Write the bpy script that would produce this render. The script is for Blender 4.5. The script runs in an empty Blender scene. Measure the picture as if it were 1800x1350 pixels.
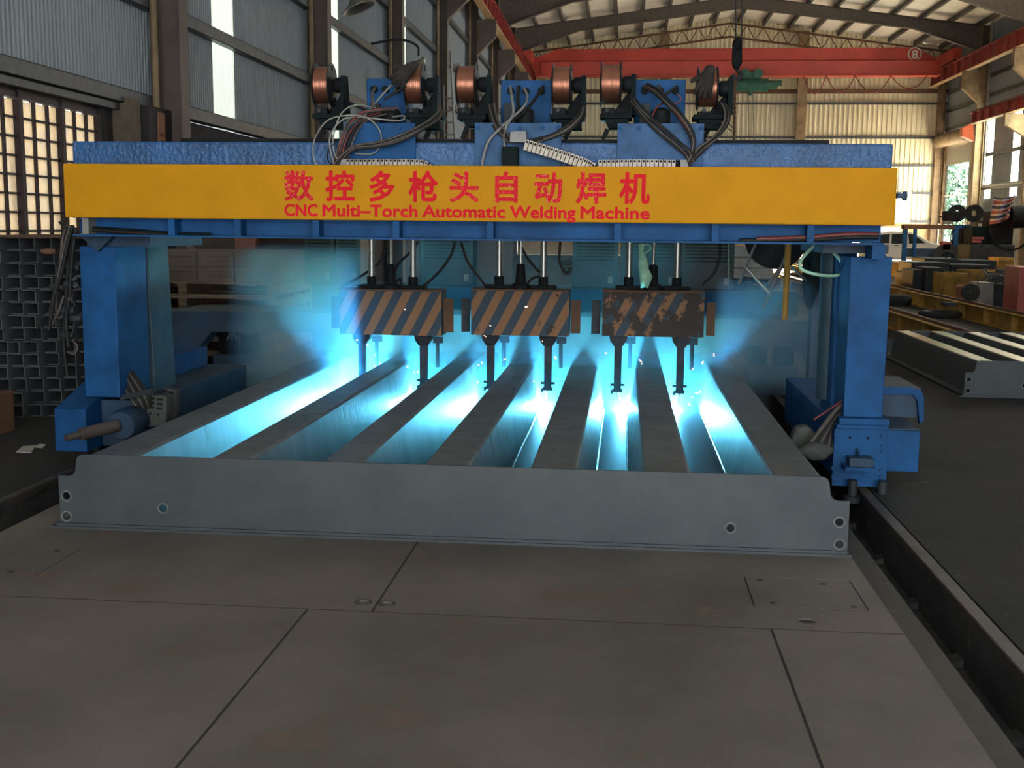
import bpy, bmesh, math, random
from mathutils import Vector, Matrix
random.seed(7)
scene = bpy.context.scene
COL = scene.collection

# ---------------------------------------------------------------- camera
F, YAW, PITCH, ROLL, CAMH = 1997.4, 0.0958729, 0.1376007, -0.0102406, 1.7
cy, sy, cp, sp = math.cos(YAW), math.sin(YAW), math.cos(PITCH), math.sin(PITCH)
fw = Vector((-sy*cp, cy*cp, -sp)); r0 = Vector((cy, sy, 0)); d0 = fw.cross(r0)
rt = math.cos(ROLL)*r0 + math.sin(ROLL)*d0
dn = -math.sin(ROLL)*r0 + math.cos(ROLL)*d0
CAM = Vector((0, 0, CAMH))
cd = bpy.data.cameras.new('camera'); cam = bpy.data.objects.new('camera', cd); COL.objects.link(cam)
cam.matrix_world = Matrix(((rt.x, -dn.x, -fw.x, CAM.x), (rt.y, -dn.y, -fw.y, CAM.y), (rt.z, -dn.z, -fw.z, CAM.z), (0, 0, 0, 1)))
cd.sensor_fit = 'HORIZONTAL'; cd.sensor_width = 36; cd.lens = 36*F/1800; cd.clip_end = 500
scene.camera = cam

def ray(px, py): return rt*((px-900)/F) + dn*((py-675)/F) + fw
def at(px, py, Y): d = ray(px, py); return CAM + d*(Y/d.y)          # measured photo point at depth Y
def atz(px, py, z): d = ray(px, py); return CAM + d*((z-CAMH)/d.z)   # ... on a level plane
def atx(px, py, X): d = ray(px, py); return CAM + d*(X/d.x)          # ... on a wall plane

# ---------------------------------------------------------------- sky, exposure
world = bpy.data.worlds.new('overcast_sky'); scene.world = world; world.use_nodes = True
wn = world.node_tree.nodes; wl = world.node_tree.links
wn['Background'].inputs[0].default_value = (0.90, 0.97, 1.0, 1); wn['Background'].inputs[1].default_value = 1.0
vs = scene.view_settings
vs.view_transform = 'Standard'; vs.look = 'None'; vs.gamma = 1; vs.use_curve_mapping = False
vs.exposure = 2.8
cyc = scene.cycles
cyc.use_denoising = True; cyc.max_bounces = 8; cyc.diffuse_bounces = 5; cyc.glossy_bounces = 3
cyc.transmission_bounces = 4; cyc.volume_bounces = 1; cyc.transparent_max_bounces = 8
cyc.sample_clamp_indirect = 4; cyc.caustics_reflective = False; cyc.caustics_refractive = False
cyc.volume_step_rate = 2

sun_d = bpy.data.lights.new('sun', 'SUN'); sun_d.energy = 38; sun_d.angle = .02; sun_d.color = (1, .92, .78)
sun = bpy.data.objects.new('sun', sun_d); COL.objects.link(sun)
sun.rotation_euler = Vector((-.75, .35, -.50)).to_track_quat('-Z', 'Y').to_euler()

def portal(name, loc, rot, sx, sy_):
    l = bpy.data.lights.new(name, 'AREA'); l.shape = 'RECTANGLE'; l.size = sx; l.size_y = sy_; l.cycles.is_portal = True
    o = bpy.data.objects.new(name, l); COL.objects.link(o); o.location = loc; o.rotation_euler = rot

# ---------------------------------------------------------------- materials
def nt(name):
    m = bpy.data.materials.new(name); m.use_nodes = True
    n, l = m.node_tree.nodes, m.node_tree.links
    return m, n, l, n['Principled BSDF']
def pm(name, col, rough=.6, metal=0., col2=None, scale=6., var=.25, bump=0., bscale=40., wear=None, wlevel=.66, wscale=9., stretch=(1, 1, 1), detail=5, spec=None):
    m, n, l, b = nt(name)
    tc = n.new('ShaderNodeTexCoord'); mp = n.new('ShaderNodeMapping'); mp.inputs['Scale'].default_value = stretch
    l.new(tc.outputs['Object'], mp.inputs[0])
    ns = n.new('ShaderNodeTexNoise'); ns.inputs['Scale'].default_value = scale; ns.inputs['Detail'].default_value = detail
    ns.inputs['Roughness'].default_value = .62
    l.new(mp.outputs[0], ns.inputs['Vector'])
    mx = n.new('ShaderNodeMix'); mx.data_type = 'RGBA'
    c2 = col2 or tuple(c*(1-var*1.6) for c in col); c1 = tuple(min(1, c*(1+var*.6)) for c in col) if not col2 else col
    mx.inputs[6].default_value = (*c1, 1); mx.inputs[7].default_value = (*c2, 1)
    rp = n.new('ShaderNodeMapRange'); rp.inputs[1].default_value = .32; rp.inputs[2].default_value = .68
    l.new(ns.outputs[0], rp.inputs[0]); l.new(rp.outputs[0], mx.inputs[0])
    out = mx.outputs[2]
    if wear:
        n2 = n.new('ShaderNodeTexNoise'); n2.inputs['Scale'].default_value = wscale; n2.inputs['Detail'].default_value = 8; n2.inputs['Roughness'].default_value = .7
        l.new(mp.outputs[0], n2.inputs['Vector'])
        r2 = n.new('ShaderNodeMapRange'); r2.inputs[1].default_value = wlevel; r2.inputs[2].default_value = wlevel+.04
        l.new(n2.outputs[0], r2.inputs[0])
        m2 = n.new('ShaderNodeMix'); m2.data_type = 'RGBA'; m2.inputs[7].default_value = (*wear, 1)
        l.new(r2.outputs[0], m2.inputs[0]); l.new(out, m2.inputs[6]); out = m2.outputs[2]
    l.new(out, b.inputs['Base Color'])
    b.inputs['Metallic'].default_value = metal; b.inputs['Roughness'].default_value = rough
    if spec is not None: b.inputs['Specular IOR Level'].default_value = spec
    if bump:
        n3 = n.new('ShaderNodeTexNoise'); n3.inputs['Scale'].default_value = bscale; n3.inputs['Detail'].default_value = 4
        l.new(mp.outputs[0], n3.inputs['Vector'])
        bp = n.new('ShaderNodeBump'); bp.inputs['Strength'].default_value = bump; bp.inputs['Distance'].default_value = .02
        l.new(n3.outputs[0], bp.inputs['Height']); l.new(bp.outputs[0], b.inputs['Normal'])
    return m
def emit(name, col, s):
    m, n, l, b = nt(name); b.inputs['Base Color'].default_value = (0, 0, 0, 1)
    b.inputs['Emission Color'].default_value = (*col, 1); b.inputs['Emission Strength'].default_value = s
    return m
def translucent(name, col, amt=.8):
    m, n, l, b = nt(name)
    t = n.new('ShaderNodeBsdfTranslucent'); t.inputs[0].default_value = (*col, 1)
    mx = n.new('ShaderNodeMixShader'); mx.inputs[0].default_value = amt
    ns = n.new('ShaderNodeTexNoise'); ns.inputs['Scale'].default_value = 3
    b.inputs['Base Color'].default_value = (*col, 1)
    l.new(b.outputs[0], mx.inputs[1]); l.new(t.outputs[0], mx.inputs[2]); l.new(mx.outputs[0], n['Material Output'].inputs[0])
    return m
def dirty_glass(name, col, dirt):
    # old window pane: part clear, part dusty and light-scattering
    m, n, l, b = nt(name)
    tr = n.new('ShaderNodeBsdfTransparent'); tr.inputs[0].default_value = (*col, 1)
    t = n.new('ShaderNodeBsdfTranslucent'); t.inputs[0].default_value = (*dirt, 1)
    mx = n.new('ShaderNodeMixShader'); ns = n.new('ShaderNodeTexNoise'); ns.inputs['Scale'].default_value = 4; ns.inputs['Detail'].default_value = 6
    tc = n.new('ShaderNodeTexCoord'); l.new(tc.outputs['Object'], ns.inputs['Vector'])
    r = n.new('ShaderNodeMapRange'); r.inputs[1].default_value = .3; r.inputs[2].default_value = .7; r.inputs[3].default_value = .45; r.inputs[4].default_value = .95
    l.new(ns.outputs[0], r.inputs[0]); l.new(r.outputs[0], mx.inputs[0])
    l.new(tr.outputs[0], mx.inputs[1]); l.new(t.outputs[0], mx.inputs[2]); l.new(mx.outputs[0], n['Material Output'].inputs[0])
    return m
def stripes(name, peel):
    # hazard-striped cover with flaking paint
    m, n, l, b = nt(name)
    tc = n.new('ShaderNodeTexCoord'); sx = n.new('ShaderNodeSeparateXYZ'); l.new(tc.outputs['Object'], sx.inputs[0])
    def mth(op, a, c):
        q = n.new('ShaderNodeMath'); q.operation = op
        for i, v in enumerate((a, c)):
            if isinstance(v, (int, float)): q.inputs[i].default_value = v
            elif v is not None: l.new(v, q.inputs[i])
        return q.outputs[0]
    u = mth('DIVIDE', mth('SUBTRACT', sx.outputs[0], mth('MULTIPLY', sx.outputs[2], .52)), .172)
    fr = mth('FRACT', u, None); st = mth('GREATER_THAN', fr, .5)
    mx = n.new('ShaderNodeMix'); mx.data_type = 'RGBA'
    mx.inputs[6].default_value = (.035, .055, .075, 1); mx.inputs[7].default_value = (.27, .125, .055, 1); l.new(st, mx.inputs[0])
    ns = n.new('ShaderNodeTexNoise'); ns.inputs['Scale'].default_value = 5; ns.inputs['Detail'].default_value = 9; ns.inputs['Roughness'].default_value = .68
    l.new(tc.outputs['Object'], ns.inputs['Vector'])
    r = n.new('ShaderNodeMapRange'); r.inputs[1].default_value = peel; r.inputs[2].default_value = peel+.05; l.new(ns.outputs[0], r.inputs[0])
    # flakes leave from the right-hand, hotter end first
    m2 = n.new('ShaderNodeMix'); m2.data_type = 'RGBA'; m2.inputs[7].default_value = (.04, .026, .018, 1)
    l.new(r.outputs[0], m2.inputs[0]); l.new(mx.outputs[2], m2.inputs[6]); l.new(m2.outputs[2], b.inputs['Base Color'])
    b.inputs['Roughness'].default_value = .75
    return m

M = {}
M['concrete'] = pm('concrete_floor', (.042, .039, .036), .9, col2=(.027, .026, .025), spec=.3, scale=1.3, bump=.25, bscale=30, wear=(.10, .088, .076), wlevel=.64, wscale=5, detail=8)
M['pit'] = pm('pit_dirt_seam_shade', (.035, .032, .03), .95, bump=.6, bscale=20)
M['table'] = pm('table_steel', (.18, .153, .128), .62, col2=(.098, .086, .075), scale=1.1, wear=(.15, .108, .08), wlevel=.6, wscale=2.2, bump=.05, bscale=60, detail=8, spec=.35)
M['table_edge'] = pm('table_edge_steel', (.036, .03, .024), .6, wear=(.09, .06, .03), wlevel=.62, wscale=6)
M['rail'] = pm('rail_steel', (.055, .052, .05), .6, wear=(.10, .08, .06), wlevel=.58)
M['railtop'] = pm('rail_head', (.065, .057, .05), .55, metal=.2)
M['steel'] = pm('mill_steel', (.060, .068, .073), .5, metal=.1, col2=(.036, .043, .049), scale=2.4, bump=.04, bscale=25, wear=(.04, .045, .05), wlevel=.62, wscale=3, stretch=(1, .5, 1), detail=8)
M['steelrib'] = pm('rib_steel', (.150, .163, .172), .5, metal=.1, col2=(.085, .092, .097), scale=3, bump=.08, bscale=18, wear=(.055, .05, .046), wlevel=.60, wscale=5, stretch=(1, 1.3, .45), detail=8)
M['steelglare'] = pm('rib_top_glare', (.42, .38, .32), .30, metal=.75, col2=(.25, .22, .19), scale=3, bump=.05, bscale=18, stretch=(1, .35, 1))  # glare of the far windows on rib tops, put into paler, glossier steel
M['weld'] = pm('weld_bead', (.6, .6, .6), .3, metal=.8, bump=.8, bscale=60)
M['blue'] = pm('blue_paint', (.010, .078, .225), .6, spec=.2, var=.22, scale=4, bump=.10, bscale=14, wear=(.11, .2, .36), wlevel=.74, wscale=14)
M['bluerough'] = pm('blue_rough_paint', (.028, .108, .28), .36, var=.25, scale=5, bump=.75, bscale=34, wear=(.22, .32, .45), wlevel=.70, wscale=26)
M['bluedark'] = pm('blue_dull_paint', (.016, .045, .09), .6, var=.3, scale=3)
M['blueplate'] = pm('blue_plate_paint', (.045, .115, .25), .6, spec=.25, var=.22, scale=7, bump=.2, bscale=50, wear=(.03, .05, .08), wlevel=.70, wscale=16)
M['teal'] = pm('teal_paint', (.032, .072, .098), .6, var=.2)
M['yellow'] = pm('yellow_paint', (.62, .275, .008), .7, spec=.12, col2=(.54, .24, .008), scale=3.5, bump=.05, bscale=40, wear=(.66, .34, .03), wlevel=.68, wscale=7)
M['yellowdull'] = pm('yellow_dull_paint', (.40, .22, .03), .6, var=.3, scale=3)
M['red'] = pm('red_letter', (.72, .020, .032), .85, var=.08, spec=.1)
M['pier'] = pm('pier_plaster', (.15, .115, .085), .9, var=.2)
M['redworn'] = pm('red_letter_flaked', (.70, .022, .035), .85, var=.1, wear=(.80, .25, .2), wlevel=.57, wscale=60, spec=.1)
M['black'] = pm('black_paint', (.011, .012, .014), .65, var=.3, spec=.15)
M['darkgreen'] = pm('dark_green_paint', (.006, .013, .014), .7, var=.3, spec=.12)
M['darksteel'] = pm('dark_steel', (.038, .043, .048), .6, metal=.1, var=.3, spec=.25)
M['rubber'] = pm('black_rubber', (.020, .019, .018), .6, var=.25, spec=.25)
M['rubberbrown'] = pm('brown_hose', (.10, .078, .068), .5, var=.3)
M['rubberred'] = pm('red_hose', (.20, .035, .03), .5, var=.2)
M['wirewhite'] = pm('white_hose', (.27, .27, .235), .4, var=.15)
M['hosegreen'] = pm('light_green_hose', (.36, .62, .42), .4, var=.15)
M['chrome'] = pm('chrome_rod', (.36, .35, .32), .32, metal=.9, var=.1)
M['copper'] = pm('copper_wire', (.40, .165, .105), .34, metal=.85, var=.12, scale=2, bump=.35, bscale=1, stretch=(160, 1, 1))
M['spool'] = pm('spool_plastic', (.010, .011, .013), .6, var=.2)
M['leather'] = pm('brown_glove', (.030, .023, .019), .9, var=.35, scale=14, bump=.5, bscale=60)
M['linkmetal'] = pm('chain_link_metal', (.34, .30, .25), .42, metal=.4, col2=(.20, .165, .13), scale=20)
M['greymetal'] = pm('grey_metal', (.26, .25, .235), .5, var=.2)
M['stripeA'] = stripes('hazard_stripes_fresh', .66)
M['stripeB'] = stripes('hazard_stripes_worn', .59)
M['stripeC'] = stripes('hazard_stripes_flaked', .455)
M['rust'] = pm('rusty_steel', (.16, .075, .035), .8, col2=(.09, .045, .028), scale=8)
M['clad'] = pm('grey_cladding', (.285, .32, .35), .6, var=.08, scale=.8)
M['cladfar'] = pm('cream_cladding', (.74, .67, .48), .55, var=.07, scale=.5)
M['girt'] = pm('galvanised_girt', (.075, .08, .088), .5, metal=.3, var=.2)
M['column'] = pm('brown_column_paint', (.135, .10, .085), .65, var=.18, scale=2)
M['columntan'] = pm('tan_column_paint', (.30, .21, .12), .7, var=.3, scale=2)
M['masonry'] = pm('dark_masonry', (.04, .034, .034), .9, var=.2, scale=2)
M['masonrytan'] = pm('tan_masonry', (.55, .38, .20), .9, var=.15, scale=1)
M['roof'] = pm('roof_insulation', (.86, .83, .77), .7, col2=(.76, .72, .65), scale=.6, bump=.9, bscale=2.2, stretch=(1, 2.2, 1))
M['rafter'] = pm('rafter_paint', (.075, .06, .052), .7, var=.25)
M['purlin'] = pm('purlin_paint', (.10, .09, .08), .7, var=.2)
M['crane'] = pm('crane_red_paint', (.52, .055, .035), .45, var=.14, scale=.8)
M['cranerail'] = pm('crane_rail_red', (.30, .045, .035), .6, var=.25, scale=3)
M['craneflange'] = pm('crane_rail_cream', (.55, .36, .2), .6, var=.15)
M['hoist'] = pm('hoist_green', (.03, .13, .09), .5, var=.3, scale=6)
M['orange'] = pm('orange_paint', (.80, .13, .03), .5, var=.1)
M['white'] = pm('white_paint', (.75, .75, .72), .35, var=.04)
M['strip'] = translucent('translucent_light_panel', (.30, .335, .30), .85)
M['glass'] = dirty_glass('dusty_window_pane', (.34, .33, .31), (.46, .385, .29))
M['frame'] = pm('window_frame_paint', (.022, .010, .015), .6, var=.3)
M['winlite'] = pm('grey_mullion', (.30, .27, .25), .6, var=.2)
M['card'] = pm('cardboard', (.16, .135, .12), .85, var=.1, scale=3)
M['cardred'] = pm('red_cardboard', (.30, .14, .12), .85, var=.1)
M['wood'] = pm('pallet_wood', (.24, .19, .135), .85, var=.25, scale=6, stretch=(1, 6, 6))
M['channel'] = pm('channel_steel', (.10, .10, .105), .6, var=.35, scale=4, wear=(.13, .085, .06), wlevel=.62)
M['paper'] = pm('waste_paper', (.55, .52, .46), .8, var=.1)
M['bag'] = pm('grey_cloth_bag', (.075, .076, .068), .9, var=.2, bump=.6, bscale=12)
M['rag'] = pm('pale_green_rag', (.36, .60, .40), .85, var=.2, scale=12)
M['glassdark'] = pm('car_window', (.02, .022, .025), .08, var=.1)
M['carwhite'] = pm('car_paint', (.62, .56, .52), .28, var=.03)
M['tyre'] = pm('tyre_rubber', (.02, .02, .02), .8, var=.2)
M['ground'] = pm('outside_ground', (.50, .46, .38), .9, var=.15, scale=.3)
M['leaf'] = pm('tree_leaves', (.10, .19, .13), .8, col2=(.05, .12, .075), scale=2)
M['bark'] = pm('tree_bark', (.10, .075, .05), .9, var=.3)
M['lampshade'] = pm('lamp_aluminium', (.30, .28, .25), .4, metal=.6, var=.2)
M['clothA'] = pm('striped_cloth_navy', (.05, .05, .09), .9, var=.2)
M['clothB'] = pm('striped_cloth_red', (.32, .09, .08), .9, var=.15)
M['clothC'] = pm('striped_cloth_white', (.5, .45, .42), .9, var=.15)
M['banner'] = pm('orange_banner', (.34, .15, .08), .8, var=.2, scale=5)
M['redbox'] = pm('red_cabinet_paint', (.34, .06, .05), .5, var=.15)
M['signal'] = emit('red_indicator', (1, .05, .08), 1.2)
M['led'] = emit('small_indicator', (.7, .85, .9), .7)
M['louvre'] = pm('dark_louvre_paint', (.016, .03, .035), .55, var=.2)

# ---------------------------------------------------------------- mesh helpers
class MB:
    def __init__(s): s.v = []; s.f = []
    def add(s, vs, fs):
        k = len(s.v); s.v += [Vector(p) for p in vs]; s.f += [tuple(i+k for i in f) for f in fs]; return s
    def box(s, x0, x1, y0, y1, z0, z1):
        return s.add([(x, y, z) for z in (z0, z1) for y in (y0, y1) for x in (x0, x1)],
                     [(0, 2, 3, 1), (4, 5, 7, 6), (0, 1, 5, 4), (2, 6, 7, 3), (0, 4, 6, 2), (1, 3, 7, 5)])
    def prism(s, poly, a, b, axis='y'):
        # poly in the plane across the axis: y -> (x,z), x -> (y,z), z -> (x,y)
        def P(p, t): return {'y': (p[0], t, p[1]), 'x': (t, p[0], p[1]), 'z': (p[0], p[1], t)}[axis]
        n = len(poly)
        return s.add([P(p, a) for p in poly]+[P(p, b) for p in poly],
                     [tuple(range(n))[::-1], tuple(range(n, 2*n))]+[(i, (i+1) % n, n+(i+1) % n, n+i) for i in range(n)])
    def tube(s, pts, r, n=8, cap=True):
        pts = [Vector(p) for p in pts]; k = len(pts); rr = r if isinstance(r, (list, tuple)) else [r]*k
        vs, fs = [], []; up = None
        for i, p in enumerate(pts):
            t = (pts[min(i+1, k-1)]-pts[max(i-1, 0)]).normalized()
            if up is None: up = t.orthogonal().normalized()
            up = (up - t*up.dot(t)); up = up.normalized() if up.length > 1e-6 else t.orthogonal().normalized()
            w = t.cross(up)
            for j in range(n):
                a = 2*math.pi*j/n; vs.append(p+(up*math.cos(a)+w*math.sin(a))*rr[i])
        for i in range(k-1):
            for j in range(n):
                fs.append((i*n+j, i*n+(j+1) % n, (i+1)*n+(j+1) % n, (i+1)*n+j))
        if cap: fs += [tuple(range(n))[::-1], tuple(range((k-1)*n, k*n))]
        return s.add(vs, fs)
    def cyl(s, a, b, r, n=16, r2=None): return s.tube([a, b], [r, r if r2 is None else r2], n)
    def bar(s, a, b, w, h):
        # rectangular bar between two points, h upright
        a, b = Vector(a), Vector(b); t = (b-a).normalized()
        sd = t.cross(Vector((0, 0, 1))); sd = sd.normalized() if sd.length > 1e-4 else Vector((1, 0, 0)); u = sd.cross(t)
        c = [(-w/2, -h/2), (w/2, -h/2), (w/2, h/2), (-w/2, h/2)]
        return s.add([a+sd*x+u*y for x, y in c]+[b+sd*x+u*y for x, y in c],
                     [(3, 2, 1, 0), (4, 5, 6, 7), (0, 1, 5, 4), (1, 2, 6, 5), (2, 3, 7, 6), (3, 0, 4, 7)])
    def lathe(s, prof, c, axis='x', n=32):
        # prof: (t along axis, radius)
        vs, fs = [], []; k = len(prof); c = Vector(c)
        for t, r in prof:
            for j in range(n):
                a = 2*math.pi*j/n; u, w = r*math.cos(a), r*math.sin(a)
                vs.append(c+Vector({'x': (t, u, w), 'y': (u, t, w), 'z': (u, w, t)}[axis]))
        for i in range(k-1):
            for j in range(n): fs.append((i*n+j, i*n+(j+1) % n, (i+1)*n+(j+1) % n, (i+1)*n+j))
        return s.add(vs, fs)
    def mesh(s, name, mat, o=(0, 0, 0), smooth=None):
        me = bpy.data.meshes.new(name); o = Vector(o)
        me.from_pydata([v-o for v in s.v], [], s.f)
        bm = bmesh.new(); bm.from_mesh(me); bmesh.ops.recalc_face_normals(bm, faces=bm.faces); bm.to_mesh(me); bm.free()
        me.materials.append(M[mat] if isinstance(mat, str) else mat)
        if smooth is not None:
            me.polygons.foreach_set('use_smooth', [True]*len(me.polygons))
            me.set_sharp_from_angle(angle=math.radians(smooth))
        return me
    def build(s, name, mat, parent=None, smooth=None, bevel=0, label=None):
        # vertices are given in world space; the object's origin is its thing's base
        root = parent
        while root is not None and root.parent: root = root.parent
        if root is not None:
            org = Vector(root.location)
        else:
            lo = [min(v[i] for v in s.v) for i in range(3)]; hi = [max(v[i] for v in s.v) for i in range(3)]
            org = Vector(((lo[0]+hi[0])/2, (lo[1]+hi[1])/2, lo[2]))
        me = s.mesh(name, mat, org, smooth)
        ob = bpy.data.objects.new(name, me); COL.objects.link(ob)
        if parent is None: ob.location = org
        else: ob.parent = parent
        if bevel:
            b = ob.modifiers.new('bevel', 'BEVEL'); b.width = bevel; b.segments = 2; b.limit_method = 'ANGLE'
        if label: ob['label'] = label
        return ob
def tag(o, label, cat, group=None, kind=None):
    o['label'] = label; o['category'] = cat
    if group: o['group'] = group
    if kind: o['kind'] = kind
    return o
def thing(name, label, cat, loc, group=None):
    o = bpy.data.objects.new(name, None); COL.objects.link(o); o.location = loc; o.empty_display_size = .1
    return tag(o, label, cat, group)
def struct(o): o['kind'] = 'structure'; return o
def inst(name, me, loc, parent=None, rot=None):
    o = bpy.data.objects.new(name, me); COL.objects.link(o)
    if parent is not None:
        o.parent = parent; o.location = Vector(loc)-Vector(parent.location)
    else: o.location = loc
    if rot: o.rotation_euler = rot
    return o
def smoothpath(pts, n=6):
    P = [Vector(p) for p in pts]; P = [P[0]*2-P[1]]+P+[P[-1]*2-P[-2]]; out = []
    for i in range(1, len(P)-2):
        a, b, c, d = P[i-1:i+3]
        for k in range(n):
            t = k/n
            out.append(.5*((2*b)+(c-a)*t+(2*a-5*b+4*c-d)*t*t+(3*b-a-3*c+d)*t**3))
    return out+[P[-2]]
def bolt(name, c, r, d, mat, parent, n=6):
    c = Vector(c); return MB().cyl(c, c+Vector(d), r, n).build(name, mat, parent)
def text_mesh(body, size, loc, name, mat, parent, bold=0., width=None, depth=.0008):
    # flat lettering standing on a plane that faces -Y; made bold by shifted layers
    cu = bpy.data.curves.new(name, 'FONT'); cu.body = body; cu.size = size; cu.extrude = 0; cu.resolution_u = 3
    tmp = bpy.data.objects.new(name, cu); COL.objects.link(tmp)
    dg = bpy.context.evaluated_depsgraph_get(); me = bpy.data.meshes.new_from_object(tmp.evaluated_get(dg))
    bpy.data.objects.remove(tmp); bpy.data.curves.remove(cu)
    xs = [v.co.x for v in me.vertices]
    k = (width-2*bold)/(max(xs)-min(xs)) if width else 1.; x0 = min(xs)
    root = parent
    while root.parent: root = root.parent
    o = Vector(loc)-Vector(root.location); m = MB()
    pol = [tuple(q.vertices) for q in me.polygons]
    for j in range(9 if bold else 1):
        a = 2*math.pi*j/8; dx, dz = (0, 0) if j == 8 else (bold*math.cos(a), bold*math.sin(a))
        m.add([(o.x+(v.co.x-x0)*k+bold+dx, o.y-depth-.00006*j, o.z+v.co.y+dz) for v in me.vertices], pol)
    bpy.data.meshes.remove(me)
    nm = bpy.data.meshes.new(name); nm.from_pydata(m.v, [], m.f); nm.materials.append(M[mat])
    ob = bpy.data.objects.new(name, nm); COL.objects.link(ob); ob.parent = parent
    return ob

# ================================================================ THE HALL
XL, XR, YN, YF = -6.5, 18.6, -7.0, 70.0
XA, ZE, ZA = 5.9, 12.3, 14.0
def zroof(x): return ZA-(ZA-ZE)*abs(x-XA)/((XA-XL) if x < XA else (XR-XA))
FRAMES = [15.4+7.8*k for k in range(-2, 7)]
PIT = -.32
# daylight enters by the front end, an added unseen gap upper right, and windows
portal('front_opening_portal', (2.25, YN, 2.95), (math.radians(90), 0, 0), 13.5, 5.9)
portal('side_opening_portal', (XR, 39, 10.05), (0, math.radians(90), 0), 4.5, 22)

# floor: concrete either side of the sunken rail tracks
struct(MB().box(1.665, XR+.3, YN, YF, -.3, 0).build('floor', 'concrete'))
struct(MB().box(XL-.3, -3.83, YN, YF, -.3, 0).build('floor', 'concrete'))
struct(MB().box(-3.83, 1.665, 18, YF, -.3, 0).build('floor', 'concrete'))
struct(MB().box(-3.83, 1.665, YN, 18, PIT-.1, PIT).build('floor_pit', 'pit'))
g = MB().box(XR+.3, 140, -60, 160, -.2, -.05).build('ground', 'ground'); struct(g)
g = MB().box(-80, XL-.3, -60, 160, -.2, -.05).build('ground', 'ground'); struct(g)

struct(MB().box(XL, -4.5, YN-.2, YN, 0, 14).box(9, XR, YN-.2, YN, 0, 14).box(-4.5, 9, YN-.2, YN, 5.9, 14).build('wall_front', 'clad'))  # unseen wall, its opening shaped to set the daylight on the gantry
struct(MB().box(XR, XR+.15, YN, 28, 0, 12.6).box(XR, XR+.15, 28, 50, 0, 7.8).build('wall_right_near', 'clad'))  # unseen wall; gap above it added to let sun and sky reach the far end
# left wall: dark masonry below, corrugated sheets above
def corr(wd, h, pitch, dep, axis):
    n = max(1, round(wd/pitch)); p = wd/n; prof = []
    for i in range(n):
        b = i*p; prof += [(b, 0), (b+.5*p, 0), (b+.62*p, dep), (b+.88*p, dep)]
    prof.append((wd, 0)); vs, fs = [], []
    for u, d in prof:
        for z in (0, h): vs.append((d, u, z) if axis == 'y' else (u, -d, z))
    for i in range(len(prof)-1): fs.append((2*i, 2*i+2, 2*i+3, 2*i+1))
    m = MB(); m.add(vs, fs); return m
WY0, WY1, WZ0, WZ1 = 8.6, 13.95, 1.2, 3.12
wl_ = MB()
wl_.box(XL-.25, XL, WY1, YF, 0, 3.2); wl_.box(XL-.25, XL, YN, WY0, 0, 3.2)
wl_.box(XL-.25, XL, WY0, WY1, 0, WZ0); wl_.box(XL-.25, XL, WY0, WY1, WZ1, 3.2)
wall_left = struct(wl_.build('wall_left', 'masonry'))
sheet = corr(1.0, ZE-3.2, .09, .022, 'y').mesh('cladding_sheet', 'clad')
lightm = corr(1.0, ZE-3.2, .09, .022, 'y').mesh('light_panel', 'strip')
k = 0; y = YN+.8
while y < YF:
    bay = [f for f in FRAMES if f <= y+.01]
    light = any(abs(y-(f+2.05)) < .5 for f in FRAMES if f > 14)
    inst('light_panel' if light else 'cladding_sheet', lightm if light else sheet, (XL, y, 3.2), wall_left)
    if not light: MB().box(XL+.0, XL+.012, y-.012, y+.012, 3.2, ZE).build('seam', 'girt', wall_left)
    y += 1.0
def cgirt(name, x, y0, y1, z, side):
    # C-section wall rail, lips to the inside
    x2 = x+side*.13
    a, b = min(x, x2), max(x, x2)
    m = MB().box(a, b, y0, y1, z-.09, z-.082).box(a, b, y0, y1, z+.082, z+.09)
    m.box(*(sorted((x2, x2-side*.008))), y0, y1, z-.09, z+.09)
    return struct(m.build(name, 'girt'))
for z in (3.3, 4.6, 6.05, 7.5, 9.0, 10.5):
    for i in range(len(FRAMES)-1):
        cgirt('wall_girt', XL+.03, FRAMES[i]+.16, FRAMES[i+1]-.16, z, 1)

def hcol(name, x_in, x_out, y, z1, mat):
    a, b = sorted((x_in, x_out))
    m = MB().box(a, a+.022, y-.15, y+.15, 0, z1).box(b-.022, b, y-.15, y+.15, 0, z1).box(a+.022, b-.022, y-.008, y+.008, 0, z1)
    o = struct(m.build(name, mat)); return o
for y in FRAMES:
    hcol('steel_column', -6.0, -6.42, y, 12.2, 'column')
    if y > 15:
        pp = MB().cyl((-6.3, y-.28, 0), (-6.3, y-.28, 12.3), .05, 10).build('downpipe', 'columntan', smooth=40); struct(pp)
for y in FRAMES[6:]+[69.8]: hcol('steel_column', 18.0, 18.42, y, 12.1, 'columntan')
struct(MB().cyl((18.3, 53.9, 3.0), (18.3, 53.9, 12.2), .07, 10).build('downpipe', 'greymetal', smooth=40))
struct(MB().cyl((18.3, 61.4, 4.0), (18.3, 61.4, 12.2), .07, 10).cyl((18.3, 61.4, 4.0), (18.3, 55, 4.0), .07, 10).build('downpipe', 'greymetal', smooth=40))

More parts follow.
